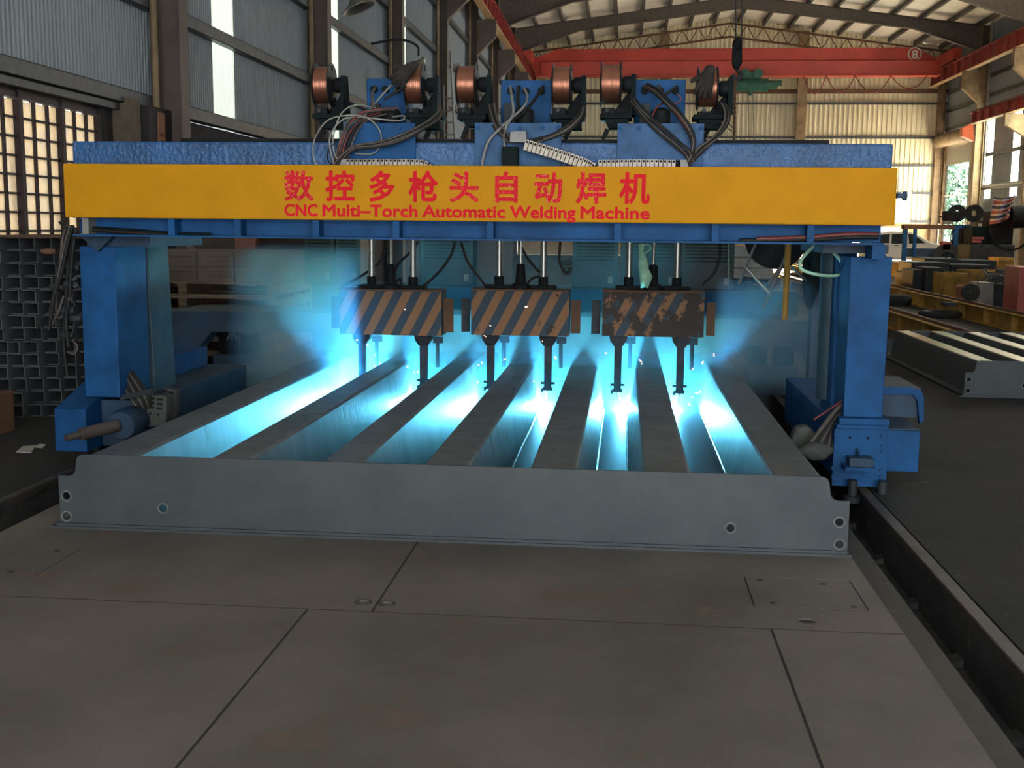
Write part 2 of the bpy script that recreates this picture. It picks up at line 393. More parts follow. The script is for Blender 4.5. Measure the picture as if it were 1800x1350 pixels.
# steel window in the left wall: frame, mullions, glazing bars, panes
win = bpy.data.objects.new('window_1', None); COL.objects.link(win); win.location = (XL-.1, (WY0+WY1)/2, WZ0); struct(win)
MB().box(XL-.14, XL-.04, WY0, WY1, WZ1-.10, WZ1).box(XL-.14, XL-.04, WY0, WY1, WZ0, WZ0+.06).build('window_frame', 'frame', win)
ys = []; yy = WY1-.06
mull = []
while yy > WY0+.3:
    w_ = (.26, .30, .27)
    mull.append(yy)
    for c in w_:
        ys.append((yy-c, yy-.03)); yy -= c
    yy -= .12
for q in mull:
    MB().box(XL-.16, XL-.02, q-.02, q+.05, WZ0, WZ1).build('mullion', 'frame', win)
    MB().box(XL-.15, XL-.05, q+.052, q+.09, WZ0, WZ1).build('mullion', 'winlite', win)
zr = [WZ1-.10-.203*i for i in range(10)]
for i, z in enumerate(zr[1:]):
    MB().box(XL-.12, XL-.06, WY0, WY1, z-.012, z+.012).build('glazing_bar', 'frame', win)
for a, b in ys:
    MB().box(XL-.12, XL-.06, a-.018, a+.012, WZ0, WZ1).build('glazing_bar', 'frame', win)
    for i in range(len(zr)-1):
        MB().box(XL-.098, XL-.094, a+.012, b+.012, zr[i+1]+.012, zr[i]-.012).build('pane', 'glass', win)
MB().box(XL-.02, XL+.10, WY0, WY1+.4, 3.12, 3.2).build('lintel', 'girt', win)
MB().box(XL, XL+.22, 14.2, 14.55, 1.2, 3.28).build('window_pier', 'pier', win)
# dark storage rack boards on the wall beyond the window and an orange banner
o = MB().box(XL+.01, XL+.30, 14.62, 15.5, 1.0, 3.22).build('wall_cabinet', 'masonry'); tag(o, 'dark wall cabinet behind the brown column beside the grilled window', 'cabinet')
o = MB().box(XL+.305, XL+.315, 14.88, 15.12, 2.2, 3.16).build('banner', 'banner'); tag(o, 'narrow orange banner hanging on the dark cabinet left of the column', 'banner')
for i in range(7): MB().box(XL+.316, XL+.318, 14.94, 15.06, 2.3+.09*i, 2.35+.09*i).build('lettering', 'rust', o)

# far gable wall
wall_back = struct(MB().box(XL, XR, YF+.05, YF+.25, 0, 2.1).build('wall_back', 'masonrytan'))
pw = .84; x = XL; meshes = {}
while x < XR-.1:
    w_ = min(pw, XR-x); h = min(zroof(x), zroof(x+w_))-2.1+.05
    me = corr(w_, h, .28, .05, 'x').mesh('cladding_sheet', 'cladfar'); inst('cladding_sheet', me, (x, YF, 2.1), wall_back); x += w_
struct(MB().box(XL, XR, YF+.3, YF+.4, 0, ZA).build('wall_back_liner', 'masonry'))
for z, m_, r in ((9.75, 'rust', .12), (9.05, 'girt', .06), (7.1, 'girt', .06), (5.5, 'girt', .06), (3.9, 'girt', .06), (2.25, 'girt', .06), (11.4, 'rust', .07)):
    struct(MB().box(XL, XR, YF-.17, YF-.06, z-r, z+r).build('wall_girt', m_))
for px in (1165, 1407):
    xx = at(px, 200, YF).x
    struct(MB().box(xx-.28, xx+.28, YF-.45, YF-.18, 0, zroof(xx)-.3).build('gable_column', 'columntan'))
# lattice wind truss below the gable roof line
tr_ = MB(); n_ = 26
for s in (0, 1):
    xa, xb = (XL+.3, XA) if s == 0 else (XA, XR-.3)
    P = [Vector((xa+(xb-xa)*i/n_, YF-.7, zroof(xa+(xb-xa)*i/n_)-.45)) for i in range(n_+1)]
    lo = Vector((0, 0, -.75))
    tr_.tube([P[0], P[-1]], .06, 5).tube([P[0]+lo, P[-1]+lo], .06, 5)
    for i in range(n_): tr_.tube([P[i]+(lo if i % 2 else Vector()), P[i+1]+(Vector() if i % 2 else lo)], .035, 4)
struct(tr_.build('roof_truss', 'rust'))

# right wall: sheets, light panels, roller door
sheet_r = corr(1.0, ZE, .2, .03, 'y').mesh('cladding_sheet', 'clad')
wall_right = struct(MB().box(XR+.05, XR+.12, 50, 62.2, 0, .6).build('wall_right', 'masonry'))
def rsheet(nm, y, z0, z1, mat, w_=1.0):
    me = corr(w_, z1-z0, .2, .03, 'y').mesh(nm, mat); inst(nm, me, (XR, y, z0), wall_right)
y = 50.
while y < YF-.1:
    if any(abs(y-q) < .1 for q in (52., 53., 57., 61.)):
        rsheet('cladding_sheet', y, 7.7, ZE, 'clad'); rsheet('light_panel' if y != 61. else 'light_panel', y, 3.4, 7.7, 'strip', 1.0); rsheet('cladding_sheet', y, .6, 3.4, 'clad')
    elif 64. < y < 69.: rsheet('cladding_sheet', y, 6.9, ZE, 'clad')
    else: rsheet('cladding_sheet', y, 0, ZE, 'clad')
    y += 1.0
for a, b in ((54.55, 62.3), (62.3, 69.8), (50, 54.55)):
    for z in (2.2, 3.9, 5.6, 7.5, 8.6, 9.6, 11.0):
        if a > 60 and z < 7: continue
        cgirt('wall_girt', XR-.03, a+.2, b-.2, z, -1)
y0d, y1d = 64.3, 69.4
dr = struct(MB().box(XR-.12, XR+.02, y1d, y1d+.3, 0, 7).box(XR-.12, XR+.02, y0d-.2, y0d, 0, 7).build('door_1', 'columntan'))
for i in range(9):
    MB().prism([(XR-.06, 6.7-.14*i), (XR-.02, 6.66-.14*i), (XR-.02, 6.6-.14*i), (XR-.06, 6.56-.14*i)], y0d, y1d, 'y').build('shutter_slat', 'greymetal', dr)
MB().cyl((XR-.45, y0d-.3, 6.85), (XR-.45, y1d+.3, 6.85), .36, 18).build('shutter_roll', 'columntan', dr, smooth=40)
MB().box(XR-.02, XR+.02, y0d, y1d, 3.7, 3.76).build('cross_rail', 'white', dr)

# roof: insulated sheets, purlins, rafters
for s, (xa, xb) in enumerate(((XL-.3, XA), (XA, XR+.3))):
    za, zb = (ZE-.04, ZA) if s == 0 else (ZA, ZE-.04)
    c = MB(); nx, ny = 10, 40; V = []
    for j in range(ny+1):
        for i in range(nx+1):
            t = i/nx; V.append((xa+(xb-xa)*t, YN+(YF+.3-YN)*j/ny, za+(zb-za)*t))
    c.add(V, [(j*(nx+1)+i, j*(nx+1)+i+1, (j+1)*(nx+1)+i+1, (j+1)*(nx+1)+i) for j in range(ny) for i in range(nx)])
    struct(c.build('ceiling', 'roof'))
    for i in range(9):
        t = (i+.35)/9; x = xa+(xb-xa)*t; z = za+(zb-za)*t
        struct(MB().box(x-.07, x+.07, 28, YF-.1, z-.26, z-.03).build('roof_purlin', 'purlin'))
for y in FRAMES[3:]:
    for s in (-1, 1):
        xe = -6.0 if s < 0 else 18.0; xm = xe-s*3.4
        top = lambda x: zroof(x)-.28
        poly = [(xe+s*.4, top(xe)+.02), (XA, top(XA)), (XA, top(XA)-.62), (xm, top(xm)-.55), (xe, top(xe)-1.25), (xe+s*.4, top(xe)-1.25)]
        struct(MB().prism(poly, y-.012, y+.012, 'y').build('roof_rafter', 'rafter'))
        fl = MB().bar((xe, y, top(xe)-1.25), (xm, y, top(xm)-.55), .28, .03).bar((xm, y, top(xm)-.55), (XA, y, top(XA)-.62), .28, .03).bar((xe, y, top(xe)), (XA, y, top(XA)), .28, .03)
        struct(fl.build('rafter_flange', 'rafter'))

# crane runway beams on the columns, brackets below
def runway(name, x, y0, y1, z, hgt, label):
    t = thing(name, label, 'crane rail', (x, (y0+y1)/2, z))
    MB().box(x-.006, x+.006, y0, y1, z+.02, z+hgt-.02).build('web', 'cranerail', t)
    MB().box(x-.16, x+.16, y0, y1, z, z+.025).build('bottom_flange', 'craneflange', t)
    MB().box(x-.16, x+.16, y0, y1, z+hgt-.025, z+hgt).build('top_flange', 'cranerail', t)
    MB().box(x-.05, x+.05, y0, y1, z+hgt, z+hgt+.1).build('rail', 'rust', t)
    y = y0+.5
    while y < y1:
        MB().box(x-.15, x+.15, y, y+.03, z+.025, z+hgt-.025).build('stiffener', 'cranerail', t); y += 1.3
    return t
runway('crane_runway', -5.5, 36, 69, 9.87, .75, 'red crane runway beam along the left columns of the hall')
runway('crane_runway', 17.4, 50, 69.3, 9.87, .75, 'upper red crane runway beam on the tan columns at the right')
runway('crane_runway', 17.2, 46, 60.2, 7.0, .55, 'lower red crane runway beam on the right, ending at the orange stop')
for y in FRAMES[3:]:
    struct(MB().prism([(-6.0, 9.85), (-5.25, 9.85), (-5.25, 9.2), (-6.0, 8.5)], y-.14, y+.14, 'y').build('crane_bracket', 'column'))
    if y > 50: struct(MB().prism([(18.0, 9.85), (17.2, 9.85), (17.2, 9.0), (18.0, 8.3)], y-.16, y+.16, 'y').build('crane_bracket', 'columntan'))
struct(MB().prism([(18.0, 6.98), (17.0, 6.98), (17.0, 6.5), (18.0, 5.9)], 54.3, 54.6, 'y').build('crane_bracket', 'columntan'))
o = MB().prism([(at(x, y, 60.2).x, at(x, y, 60.2).z) for x, y in ((1692, 225), (1711, 216), (1712, 248), (1692, 239))], 60.2, 60.7, 'y').build('stop_box', 'orange')
tag(o, 'bright orange end stop box at the tip of the lower right runway', 'stop')

# overhead crane near the far wall
CY = 66.0
t = thing('overhead_crane', 'red single-girder overhead crane spanning the hall, numbered eight', 'crane', (6, CY, 10))
zl = lambda px, py: at(px, py, CY-.3)
q = [zl(*p) for p in ((926, 108), (980, 86), (1612, 83), (1652, 106), (1653, 129), (942, 132))]
MB().prism([(p.x, p.z) for p in q], CY-.3, CY+.3, 'y').build('girder', 'crane', t, bevel=.03)
MB().prism([(CY-.3, q[5].z+.001), (CY-.301, q[5].z+.78), (CY-.46, q[5].z+.70), (CY-.34, q[5].z+.001)], q[5].x+.3, q[4].x-.2, 'x').build('girder_lower_plate', 'crane', t)
MB().box(q[5].x, q[4].x, CY-.42, CY+.42, q[5].z-.08, q[5].z).build('bottom_flange', 'crane', t)
c8 = zl(1608, 95)
ring = MB(); N_ = 40
ring.tube([(c8.x+.34*math.cos(2*math.pi*i/N_), CY-.31, c8.z+.34*math.sin(2*math.pi*i/N_)) for i in range(N_+1)], .035, 5, cap=False)
ring.build('number_ring', 'white', t)
text_mesh('8', .62, (c8.x-.16, CY-.312, c8.z-.225), 'number', 'white', t, bold=.02, width=.34)
for x_, nm in ((-5.5, 'end_truck'), (17.4, 'end_truck')):
    MB().box(x_-.22, x_+.22, CY-1.9, CY+1.9, 10.78, 11.35).build(nm, 'crane', t, bevel=.03)
    for dy in (-1.6, 1.6): MB().cyl((x_-.1, CY+dy, 10.92), (x_+.1, CY+dy, 10.92), .2, 16).build('wheel', 'darksteel', t, smooth=40)
# festoon cable under the girder
fs = [(1412, 133), (1428, 165), (1452, 133), (1477, 162), (1503, 133), (1532, 163), (1566, 133), (1600, 156), (1630, 133)]
pts = []
for i in range(0, len(fs)-2, 2):
    a, b, c = fs[i], fs[i+1], fs[i+2]
    for k_ in range(9):
        u = k_/8; pts.append(at(a[0]+(c[0]-a[0])*u, a[1]+(b[1]-a[1])*4*u*(1-u), CY-.5))
MB().tube(pts, .03, 5).build('festoon_cable', 'cranerail', t)
# electric hoist on the girder
t = thing('electric_hoist', 'green electric hoist trolley hanging under the red crane girder', 'hoist', at(1330, 150, CY))
h = lambda px, py, Y=CY-.55: at(px, py, Y)
a, b = h(1292, 150), h(1350, 150)
MB().cyl(a, b, .36, 18).build('drum', 'hoist', t, smooth=40)
MB().cyl(h(1350, 149), h(1366, 149), .24, 14).build('motor', 'hoist', t, smooth=40)
MB().cyl(h(1366, 146), h(1374, 146), .15, 12).build('motor_cap', 'hoist', t, smooth=40)
MB().box(h(1287, 0).x, h(1297, 0).x, CY-.8, CY-.3, h(0, 158).z, h(0, 138).z).build('gear_case', 'darksteel', t, bevel=.03)
for px in (1310, 1333): MB().cyl(at(px, 129, CY-.75), at(px, 129, CY-.42), .26, 16).build('trolley_wheel', 'hoist', t, smooth=40)
MB().box(h(1302, 0).x, h(1342, 0).x, CY-.6, CY-.45, h(0, 146).z, h(0, 130).z).build('trolley_plate', 'hoist', t)
for px in (1316, 1324): MB().cyl(h(px, 160), h(px, 250), .02, 5).build('rope', 'darksteel', t)
MB().cyl(h(1318, 160), h(1318, 168), .12, 10).build('pulley', 'hoist', t)

# near hook block hanging on wire ropes with a long chain
HY = 14.0
t = thing('hook_block', 'dark crane hook block on two wire ropes with a chain hanging below', 'hook', at(1296, 245, HY))
MB().lathe([(-.035, .0), (-.035, .09), (-.02, .1), (.02, .1), (.035, .09), (.035, 0)], at(1296, 80, HY), 'x', 24).build('sheave', 'black', t, smooth=40)
pz = [at(1288, 72, HY), at(1304, 72, HY), at(1304, 112, HY), at(1298, 122, HY), at(1292, 122, HY), at(1287, 112, HY)]
MB().prism([(p.x, p.z) for p in pz], HY-.07, HY+.07, 'y').build('casing', 'black', t, bevel=.01)
for px in (1293, 1304): MB().cyl(at(px, 78, HY), at(px, -260, HY), .008, 6).build('rope', 'darksteel', t)
MB().tube(smoothpath([at(1295, 120, HY), at(1298, 126, HY), at(1304, 130, HY), at(1300, 138, HY), at(1291, 137, HY), at(1288, 131, HY)]), [.022]*31, 8).build('hook', 'darksteel', t, smooth=60)
zc = at(1292, 139, HY); ze = at(1290, 262, HY); n_ = 30
lk = MB()
lk.tube([(.016*math.cos(a), 0, .03*math.sin(a)) for a in [2*math.pi*i/10 for i in range(11)]], .007, 5, cap=False)
lm = lk.mesh('chain_link', 'rust', smooth=60)
for i in range(n_):
    p = zc.lerp(ze, i/(n_-1)); inst('chain_link', lm, p, t, (0, 0, math.pi/2*(i % 2)+.4))

# lamps on arms by the left wall, the ladder leaning on a column
def lamp(px, py, X, label, r=.28, tilt=0):
    p = atx(px, py, X); t = thing('bay_lamp', label, 'lamp', p)
    o = MB().lathe([(.30, .05), (.22, .07), (.10, .17), (0, r), (-.02, r)], (0, 0, 0), 'z', 20).mesh('shade', 'lampshade', smooth=50)
    s = inst('lamp_shade', o, p, t, (0, tilt, 0))
    MB().tube(smoothpath([p+Vector((0, 0, .3)), p+Vector((-.05, 0, .55)), p+Vector((-.5, 0, .7)), p+Vector((-1.21, 0, .6))]), .03, 6).build('arm', 'darksteel', t, smooth=60)
lamp(630, 14, -5.2, 'aluminium bay lamp high on the left wall at the top of the picture', .33, -.4)
lamp(736, 120, -5.2, 'bay lamp with conical shade above the brown glove', .3, .5)
t = thing('ladder', 'pale metal ladder leaning against a brown column beside the wire spools', 'ladder', at(800, 300, 38))
L0, L1, R0, R1 = at(781, 262, 38), at(781, 50, 38.6), at(808, 262, 38), at(783, 40, 38.6)
L0 = at(786, 478, 38); L1 = at(780, 150, 38.5); R0 = at(812, 478, 38); R1 = at(792, 90, 38.5); L0.z = R0.z = .03
MB().bar(L0, L1, .06, .06).build('stile', 'wirewhite', t); MB().bar(R0, R1, .06, .06).build('stile', 'wirewhite', t)
for i in range(15):
    u = .05+.063*i; MB().bar(L0.lerp(L1, u), R0.lerp(R1, u*.85), .05, .05).build('rung', 'wirewhite', t)

# trees outside the roller door
for k_, (px, X, s_) in enumerate(((1672, 27, 1.), (1690, 26, 1.1), (1712, 36, 1.2))):
    base = atx(px, 440, X); base.z = -.05
    t = thing('tree', ['leafy green tree seen through the left part of the roller door', 'leafy green tree filling the roller door opening', 'leafy green tree behind the tan column by the door', 'far green tree behind the door jamb'][k_], 'tree', base)
    MB().tube([base, base+Vector((.1, 0, 2.5)), base+Vector((0, .1, 4.5))], [.22, .17, .1], 8).build('trunk', 'bark', t, smooth=60)
    lf = MB(); rnd = random.Random(k_)
    for i in range(900):
        v = Vector((rnd.gauss(0, 1), rnd.gauss(0, 1), rnd.gauss(0, 1))).normalized()*(rnd.random()**.4)
        c = base+Vector((v.x*2.6*s_, v.y*2.6*s_, 4.2*s_+v.z*4.0*s_)); a = Vector((rnd.uniform(-1, 1), rnd.uniform(-1, 1), rnd.uniform(-1, 1))).normalized(); b = a.orthogonal()
        lf.add([c, c+a*.42+b*.16, c+a*.8, c+a*.42-b*.16], [(0, 1, 2, 3)])
    f_ = lf.build('foliage', 'leaf', t); f_['kind'] = 'stuff'

# ================================================================ PLATFORM, RAILS, WORKPIECES
def poly2d(outer, holes, thick, name, mat, parent, place):
    # plate with real holes: place(u, v, t) maps plate coordinates to world
    cu = bpy.data.curves.new('tmp', 'CURVE'); cu.dimensions = '2D'; cu.fill_mode = 'BOTH'; cu.extrude = thick/2
    for poly in [outer]+holes:
        sp_ = cu.splines.new('POLY'); sp_.points.add(len(poly)-1); sp_.use_cyclic_u = True
        for p, c in zip(sp_.points, poly): p.co = (c[0], c[1], 0, 1)
    tmp = bpy.data.objects.new('tmp', cu); COL.objects.link(tmp)
    dg = bpy.context.evaluated_depsgraph_get(); me = bpy.data.meshes.new_from_object(tmp.evaluated_get(dg))
    bpy.data.objects.remove(tmp); bpy.data.curves.remove(cu)
    m = MB(); m.add([place(*v.co) for v in me.vertices], [tuple(p.vertices) for p in me.polygons]); bpy.data.meshes.remove(me)
    return m.build(name, mat, parent)
def circ(u, v, r, n=16, ru=None): return [(u+(ru or r)*math.cos(2*math.pi*i/n), v+r*math.sin(2*math.pi*i/n)) for i in range(n)]

# steel platform of plates, seams and screwed covers
pf = thing('welding_platform', 'low brown steel platform of bolted plates filling the foreground', 'platform', (-1.07, 5, -.3))
TX0, TX1, TS = -3.39, 1.228, 4.78
top = lambda u, v, t: (u, v, -.009+t)
gp = .006
RC = (.635, 1.135, 5.075, 5.515); LC = (-3.36, -2.805, 5.07, 5.54)
def rect(a, b, c, d): return [(a, c), (b, c), (b, d), (a, d)]
poly2d(rect(-1.075+gp, TX1, TS+gp, 9.0), [rect(RC[0]-.008, RC[1]+.008, RC[2]-.008, RC[3]+.008), circ(.84, 4.9, .034, 14, .042), circ(-1.03, 4.89, .028)], .018, 'plate', 'table', pf, top)
poly2d(rect(TX0, -1.075-gp, TS+gp, 9.0), [rect(LC[0]-.006, LC[1]+.006, LC[2]-.006, LC[3]+.006), circ(-1.14, 4.9, .028)], .018, 'plate', 'table', pf, top)
for a, b, c, d in ((TX0, -1.075-gp, 9.0+gp, 13.4), (-1.075+gp, TX1, 9.0+gp, 13.4), (TX0, -1.365-gp, .8, TS-gp), (-1.365+gp, .67-gp, .8, TS-gp), (.67+gp, TX1, .8, TS-gp)):
    MB().box(a, b, c, d, -.018, 0).build('plate', 'table', pf)
for R_, sc in ((RC, [(.70, 5.46), (1.0, 5.44), (.72, 5.12), (1.08, 5.11)]), (LC, [(-2.90, 5.49), (-2.95, 5.12), (-3.30, 5.49)])):
    cv = MB().box(R_[0], R_[1], R_[2], R_[3], -.016, .001).build('cover_plate', 'table', pf)
    for u, v in sc: MB().cyl((u, v, .001), (u, v, .004), .016, 10).build('screw', 'table_edge', cv)
for u, v in ((-1.14, 4.9), (-1.03, 4.89)):
    MB().tube([(u+.036*math.cos(2*math.pi*i/20), v+.036*math.sin(2*math.pi*i/20), .0) for i in range(21)], .004, 5, cap=False).build('bolt_ring', 'table_edge', pf)
    MB().cyl((u, v, -.02), (u, v, -.003), .016, 12).build('bolt', 'table', pf)
for a, b, c, d in ((TX0, TX1, TS-.009, TS+.009), (-1.084, -1.066, TS, 13.4), (-1.374, -1.356, .8, TS), (.661, .679, .8, TS), (RC[0]-.012, RC[0]+.002, RC[2]-.01, RC[3]+.01), (RC[1]-.002, RC[1]+.012, RC[2]-.01, RC[3]+.01), (RC[0]-.01, RC[1]+.01, RC[2]-.012, RC[2]+.002), (LC[1]-.002, LC[1]+.012, LC[2]-.01, LC[3]+.01), (LC[0], LC[1]+.01, LC[2]-.012, LC[2]+.002), (LC[0], LC[1]+.01, LC[3]-.002, LC[3]+.012)):
    MB().box(a, b, c, d, -.0181, -.0006 if b-a > d-c else -.003).build('seam_shade', 'pit', pf)  # dark strips added to stand for shade in the open plate gaps
MB().cyl((.84, 4.9, -.018), (.84, 4.9, -.008), .05, 14).build('hole_shade', 'pit', pf)  # dark disc added to stand for the shade inside the oval hole
MB().box(TX0+.02, TX1-.02, .8, 13.4, -.30, -.0185).build('support_frame', 'table_edge', pf)
MB().box(TX1, 1.37, .8, 13.4, -.075, -.045).build('edge_strip', 'table_edge', pf)
MB().box(1.362, 1.37, .8, 13.4, -.3, -.075).build('edge_web', 'table_edge', pf)

def rail(x, label, side):
    t = thing('track_rail', label, 'rail', (x, 8, PIT))
    MB().prism([(x-.036, -.05), (x-.036, -.004), (x-.03, 0), (x+.03, 0), (x+.036, -.004), (x+.036, -.05)], .6, 18, 'y').build('rail_head', 'railtop', t)
    MB().box(x-.012, x+.012, .6, 18, PIT+.02, -.05).build('web', 'rail', t)
    MB().box(x-.09, x+.09, .6, 18, PIT, PIT+.02).build('foot', 'rail', t)
    y = 1.1
    while y < 12:
        MB().prism([(x+side*.012, PIT+.06), (x+side*.17, PIT+.02), (x+side*.17, PIT), (x+side*.012, PIT)], y, y+.09, 'y').build('rail_clip', 'rail', t); y += .82
rail(1.62, 'dark steel track rail in the pit right of the platform', -1)
rail(-3.79, 'dark steel track rail in the pit left of the platform', 1)
rr = random.Random(3)
for i in range(12):   # clods and offcuts in the right-hand pit
    y = 3.2+i*.37+rr.uniform(-.1, .1); x = 1.47+rr.uniform(-.05, .06); s_ = rr.uniform(.02, .05)
    m = MB(); vs_ = [(x+s_*rr.uniform(.7, 1.2)*a, y+s_*rr.uniform(.7, 1.3)*b, PIT+(0 if c < 0 else s_*rr.uniform(.5, 1))) for a in (-1, 1) for b in (-1, 1) for c in (-1, 1)]
    m.add(vs_, [(0, 1, 3, 2), (4, 6, 7, 5), (0, 4, 5, 1), (2, 3, 7, 6), (0, 2, 6, 4), (1, 5, 7, 3)])
    tag(m.build('slag_lump', 'rail'), 'small dark lump of slag lying in the right rail pit', 'rubble', 'slag lumps in the right rail pit')

def ribbed_panel(label, tops, x0, x1, y0, y1, h, spread, mats, zs=0., notch=True):
    t = thing('ribbed_steel_panel', label, 'steel panel', ((x0+x1)/2, (y0+y1)/2, zs))
    rib_m, pl_m, top_m = mats
    zb = zs+.03
    MB().box(x0+.03, x1-.02, y0+.013, y1-.013, zs+.014, zb).build('deck_plate', pl_m, t)
    for yy, nm in ((y0, 'end_plate'), (y1-.012, 'end_plate')):
        a, b = x0+.046, x1-.018
        zt, zn = zs+h, zs+h-.125
        o_ = [(a, zb), (a, zn), (a+.065, zn), (a+.085, zn+.008), (a+.1, zn+.03), (a+.108, zt-.035), (a+.118, zt-.012), (a+.145, zt),
              (b-.145, zt), (b-.118, zt-.012), (b-.108, zt-.035), (b-.1, zn+.03), (b-.085, zn+.008), (b-.065, zn), (b, zn), (b, zb)]
        hs = [circ(a+.042, zs+.183, .021), circ(a+.038, zs+.066, .021), circ(b-.048, zs+.183, .021), circ(b-.042, zs+.064, .021), circ(a+.60, zs+.131, .02), circ(b-.61, zs+.131, .02)]
        poly2d(o_, hs, .012, nm, pl_m, t, lambda u, v, w, yy=yy: (u, yy+.006+w, v))
        e_ = t.children[-1]; b_ = e_.modifiers.new('bevel', 'BEVEL'); b_.width = .0035; b_.segments = 2; b_.limit_method = 'ANGLE'
        if yy == y0:
            for c_ in hs:
                cu, cv = sum(p[0] for p in c_)/16, sum(p[1] for p in c_)/16
                MB().tube([(cu+.028*math.cos(2*math.pi*i/20), yy-.0005, cv+.028*math.sin(2*math.pi*i/20)) for i in range(21)], .0022, 5, cap=False).build('hole_rim', 'greymetal', t)
    for yy in (y0, y1-.03):
        MB().box(x0, x1, yy-.022, yy+.05, zs, zs+.014).build('base_strip', pl_m, t)
        MB().box(x0+.03, x1-.02, yy-.012, yy+.04, zs+.0145, zs+.0295).build('base_strip', pl_m, t)
    for (a, b) in tops:
        th = .009; r_ = .016
        ou = [(a-spread, zb), (a-r_*.3, zs+h-r_-.004), (a+r_*.3, zs+h-.008), (a+r_, zs+h-.004), (b-r_, zs+h-.004), (b-r_*.3, zs+h-.008), (b+r_*.3, zs+h-r_-.004), (b+spread, zb)]
        inn = [(b+spread-th, zb), (b-th, zs+h-.03), (a+th, zs+h-.03), (a-spread+th, zb)]
        o = MB().prism(ou+inn, y0+.0125, y1-.0125, 'y').build('rib', rib_m, t)
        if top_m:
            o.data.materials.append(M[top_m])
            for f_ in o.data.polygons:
                if f_.normal.z > .9: f_.material_index = 1  # upward faces take the painted glare
    return t
TOPS = [(-2.94, -2.68), (-2.24, -2.02), (-1.615, -1.405), (-1.05, -.81), (-.468, -.224), (.138, .38), (.81, 1.065)]
panel = ribbed_panel('large grey ribbed steel panel being welded on the platform under the gantry', TOPS, -3.157, 1.226, 5.94, 12.7, .422, .072, ('steelrib', 'steel', None))
def bead(x, y0, y1, side):
    pts = []; rr = []; n = int((y1-y0)/.02)
    for i in range(n): pts.append((x+random.uniform(-.002, .002), y0+(y1-y0)*i/(n-1), .034+random.uniform(0, .003))); rr.append(random.uniform(.007, .011))
    MB().tube(pts, rr, 6).build('weld_bead', 'weld', panel, smooth=60)
for x, s in ((-.15, 1), (.738, -1), (-.735, 1), (.066, -1), (-1.33, 1)): bead(x, 5.98, 10.4, s)
p2 = ribbed_panel('dark ribbed steel panel lying on the floor to the right of the gantry', [(3.66+.445*i, 3.84+.445*i) for i in range(7)], 3.50, 6.75, 12.05, 15.6, .38, .06, ('steel', 'steel', 'steelglare'))

# ================================================================ GANTRY
ga = thing('welding_gantry', 'blue welding gantry on rails with a long yellow sign board', 'welding machine', (-1.05, 8.2, 0))
sg = MB().box(-3.72, 1.68, 7.35, 7.46, 1.731, 2.085).build('sign_board', 'yellow', ga, bevel=.008)
# lettering on the sign: nine characters, then the English line
cn = '数控多枪头自动焊机'
cx = [(500, 552), (572, 624), (649, 694), (718, 770), (790, 842), (870, 910), (939, 988), (1012, 1066), (1088, 1142)]
for i, ch in enumerate(cn):
    a, b = at(cx[i][0], 355, 7.349), at(cx[i][1], 355, 7.349)
    text_mesh(ch, .205, (a.x, 7.3488, 1.872), 'character', 'redworn' if i in (0, 4, 5, 6, 7) else 'red', sg, bold=.0055, width=b.x-a.x)
for wd, a, b in (('CNC', 500, 559), ('Multi–Torch', 567, 734), ('Automatic', 742, 888), ('Welding', 896, 1012), ('Machine', 1020, 1142)):
    pa, pb = at(a, 385, 7.349), at(b, 385, 7.349)
    text_mesh(wd, .106, (pa.x, 7.3488, 1.757), 'lettering', 'red', sg, bold=.0036, width=pb.x-pa.x)
MB().box(-3.75, 1.69, 7.55, 8.0, 1.95, 2.245).build('upper_beam', 'bluerough', ga, bevel=.012)
MB().box(-3.05, 1.32, 7.72, 7.86, 2.246, 2.28).build('guide_rail', 'black', ga)
MB().box(1.69, 1.73, 7.36, 7.42, 1.90, 1.93).build('sign_bolt', 'bluedark', sg)
MB().cyl((1.73, 7.39, 1.915), (1.75, 7.39, 1.915), .03, 8).build('sign_bolt', 'bluedark', sg)
# lower channel with stiffeners
MB().box(-3.69, 1.63, 7.50, 7.51, 1.622, 1.728).build('channel_web', 'blue', ga)
MB().box(-3.69, 1.63, 7.38, 7.60, 1.608, 1.620).build('channel_flange', 'blue', ga)
MB().box(-3.69, 1.63, 7.40, 7.60, 1.7285, 1.7305).build('channel_flange', 'blue', ga)
for px in (152, 303, 419, 556, 697, 862, 1086, 1257, 1425):
    x = at(px, 402, 7.4).x; MB().box(x-.022, x+.022, 7.385, 7.499, 1.621, 1.728).build('stiffener', 'blue' if px > 160 else 'greymetal', ga)
MB().box(1.56, 1.64, 7.385, 7.6, 1.52, 1.606).build('corner_gusset', 'blue', ga)
def cable(parent, pts, r, mat, n=8, name='cable'):
    return MB().tube(smoothpath([at(*p) for p in pts], 6), r, n).build(name, mat, parent, smooth=70)
cable(ga, [(150, 400, 7.45), (230, 405, 7.45), (310, 411, 7.45), (370, 412, 7.44)], .012, 'darkgreen')
cable(ga, [(150, 403, 7.44), (230, 409, 7.44), (300, 413, 7.43)], .012, 'rubber')
cable(ga, [(1330, 420, 7.44), (1420, 417, 7.44), (1490, 412, 7.43), (1545, 412, 7.43)], .014, 'rubberred')
cable(ga, [(1300, 423, 7.44), (1420, 421, 7.44), (1500, 417, 7.42), (1545, 417, 7.42)], .014, 'rubber')
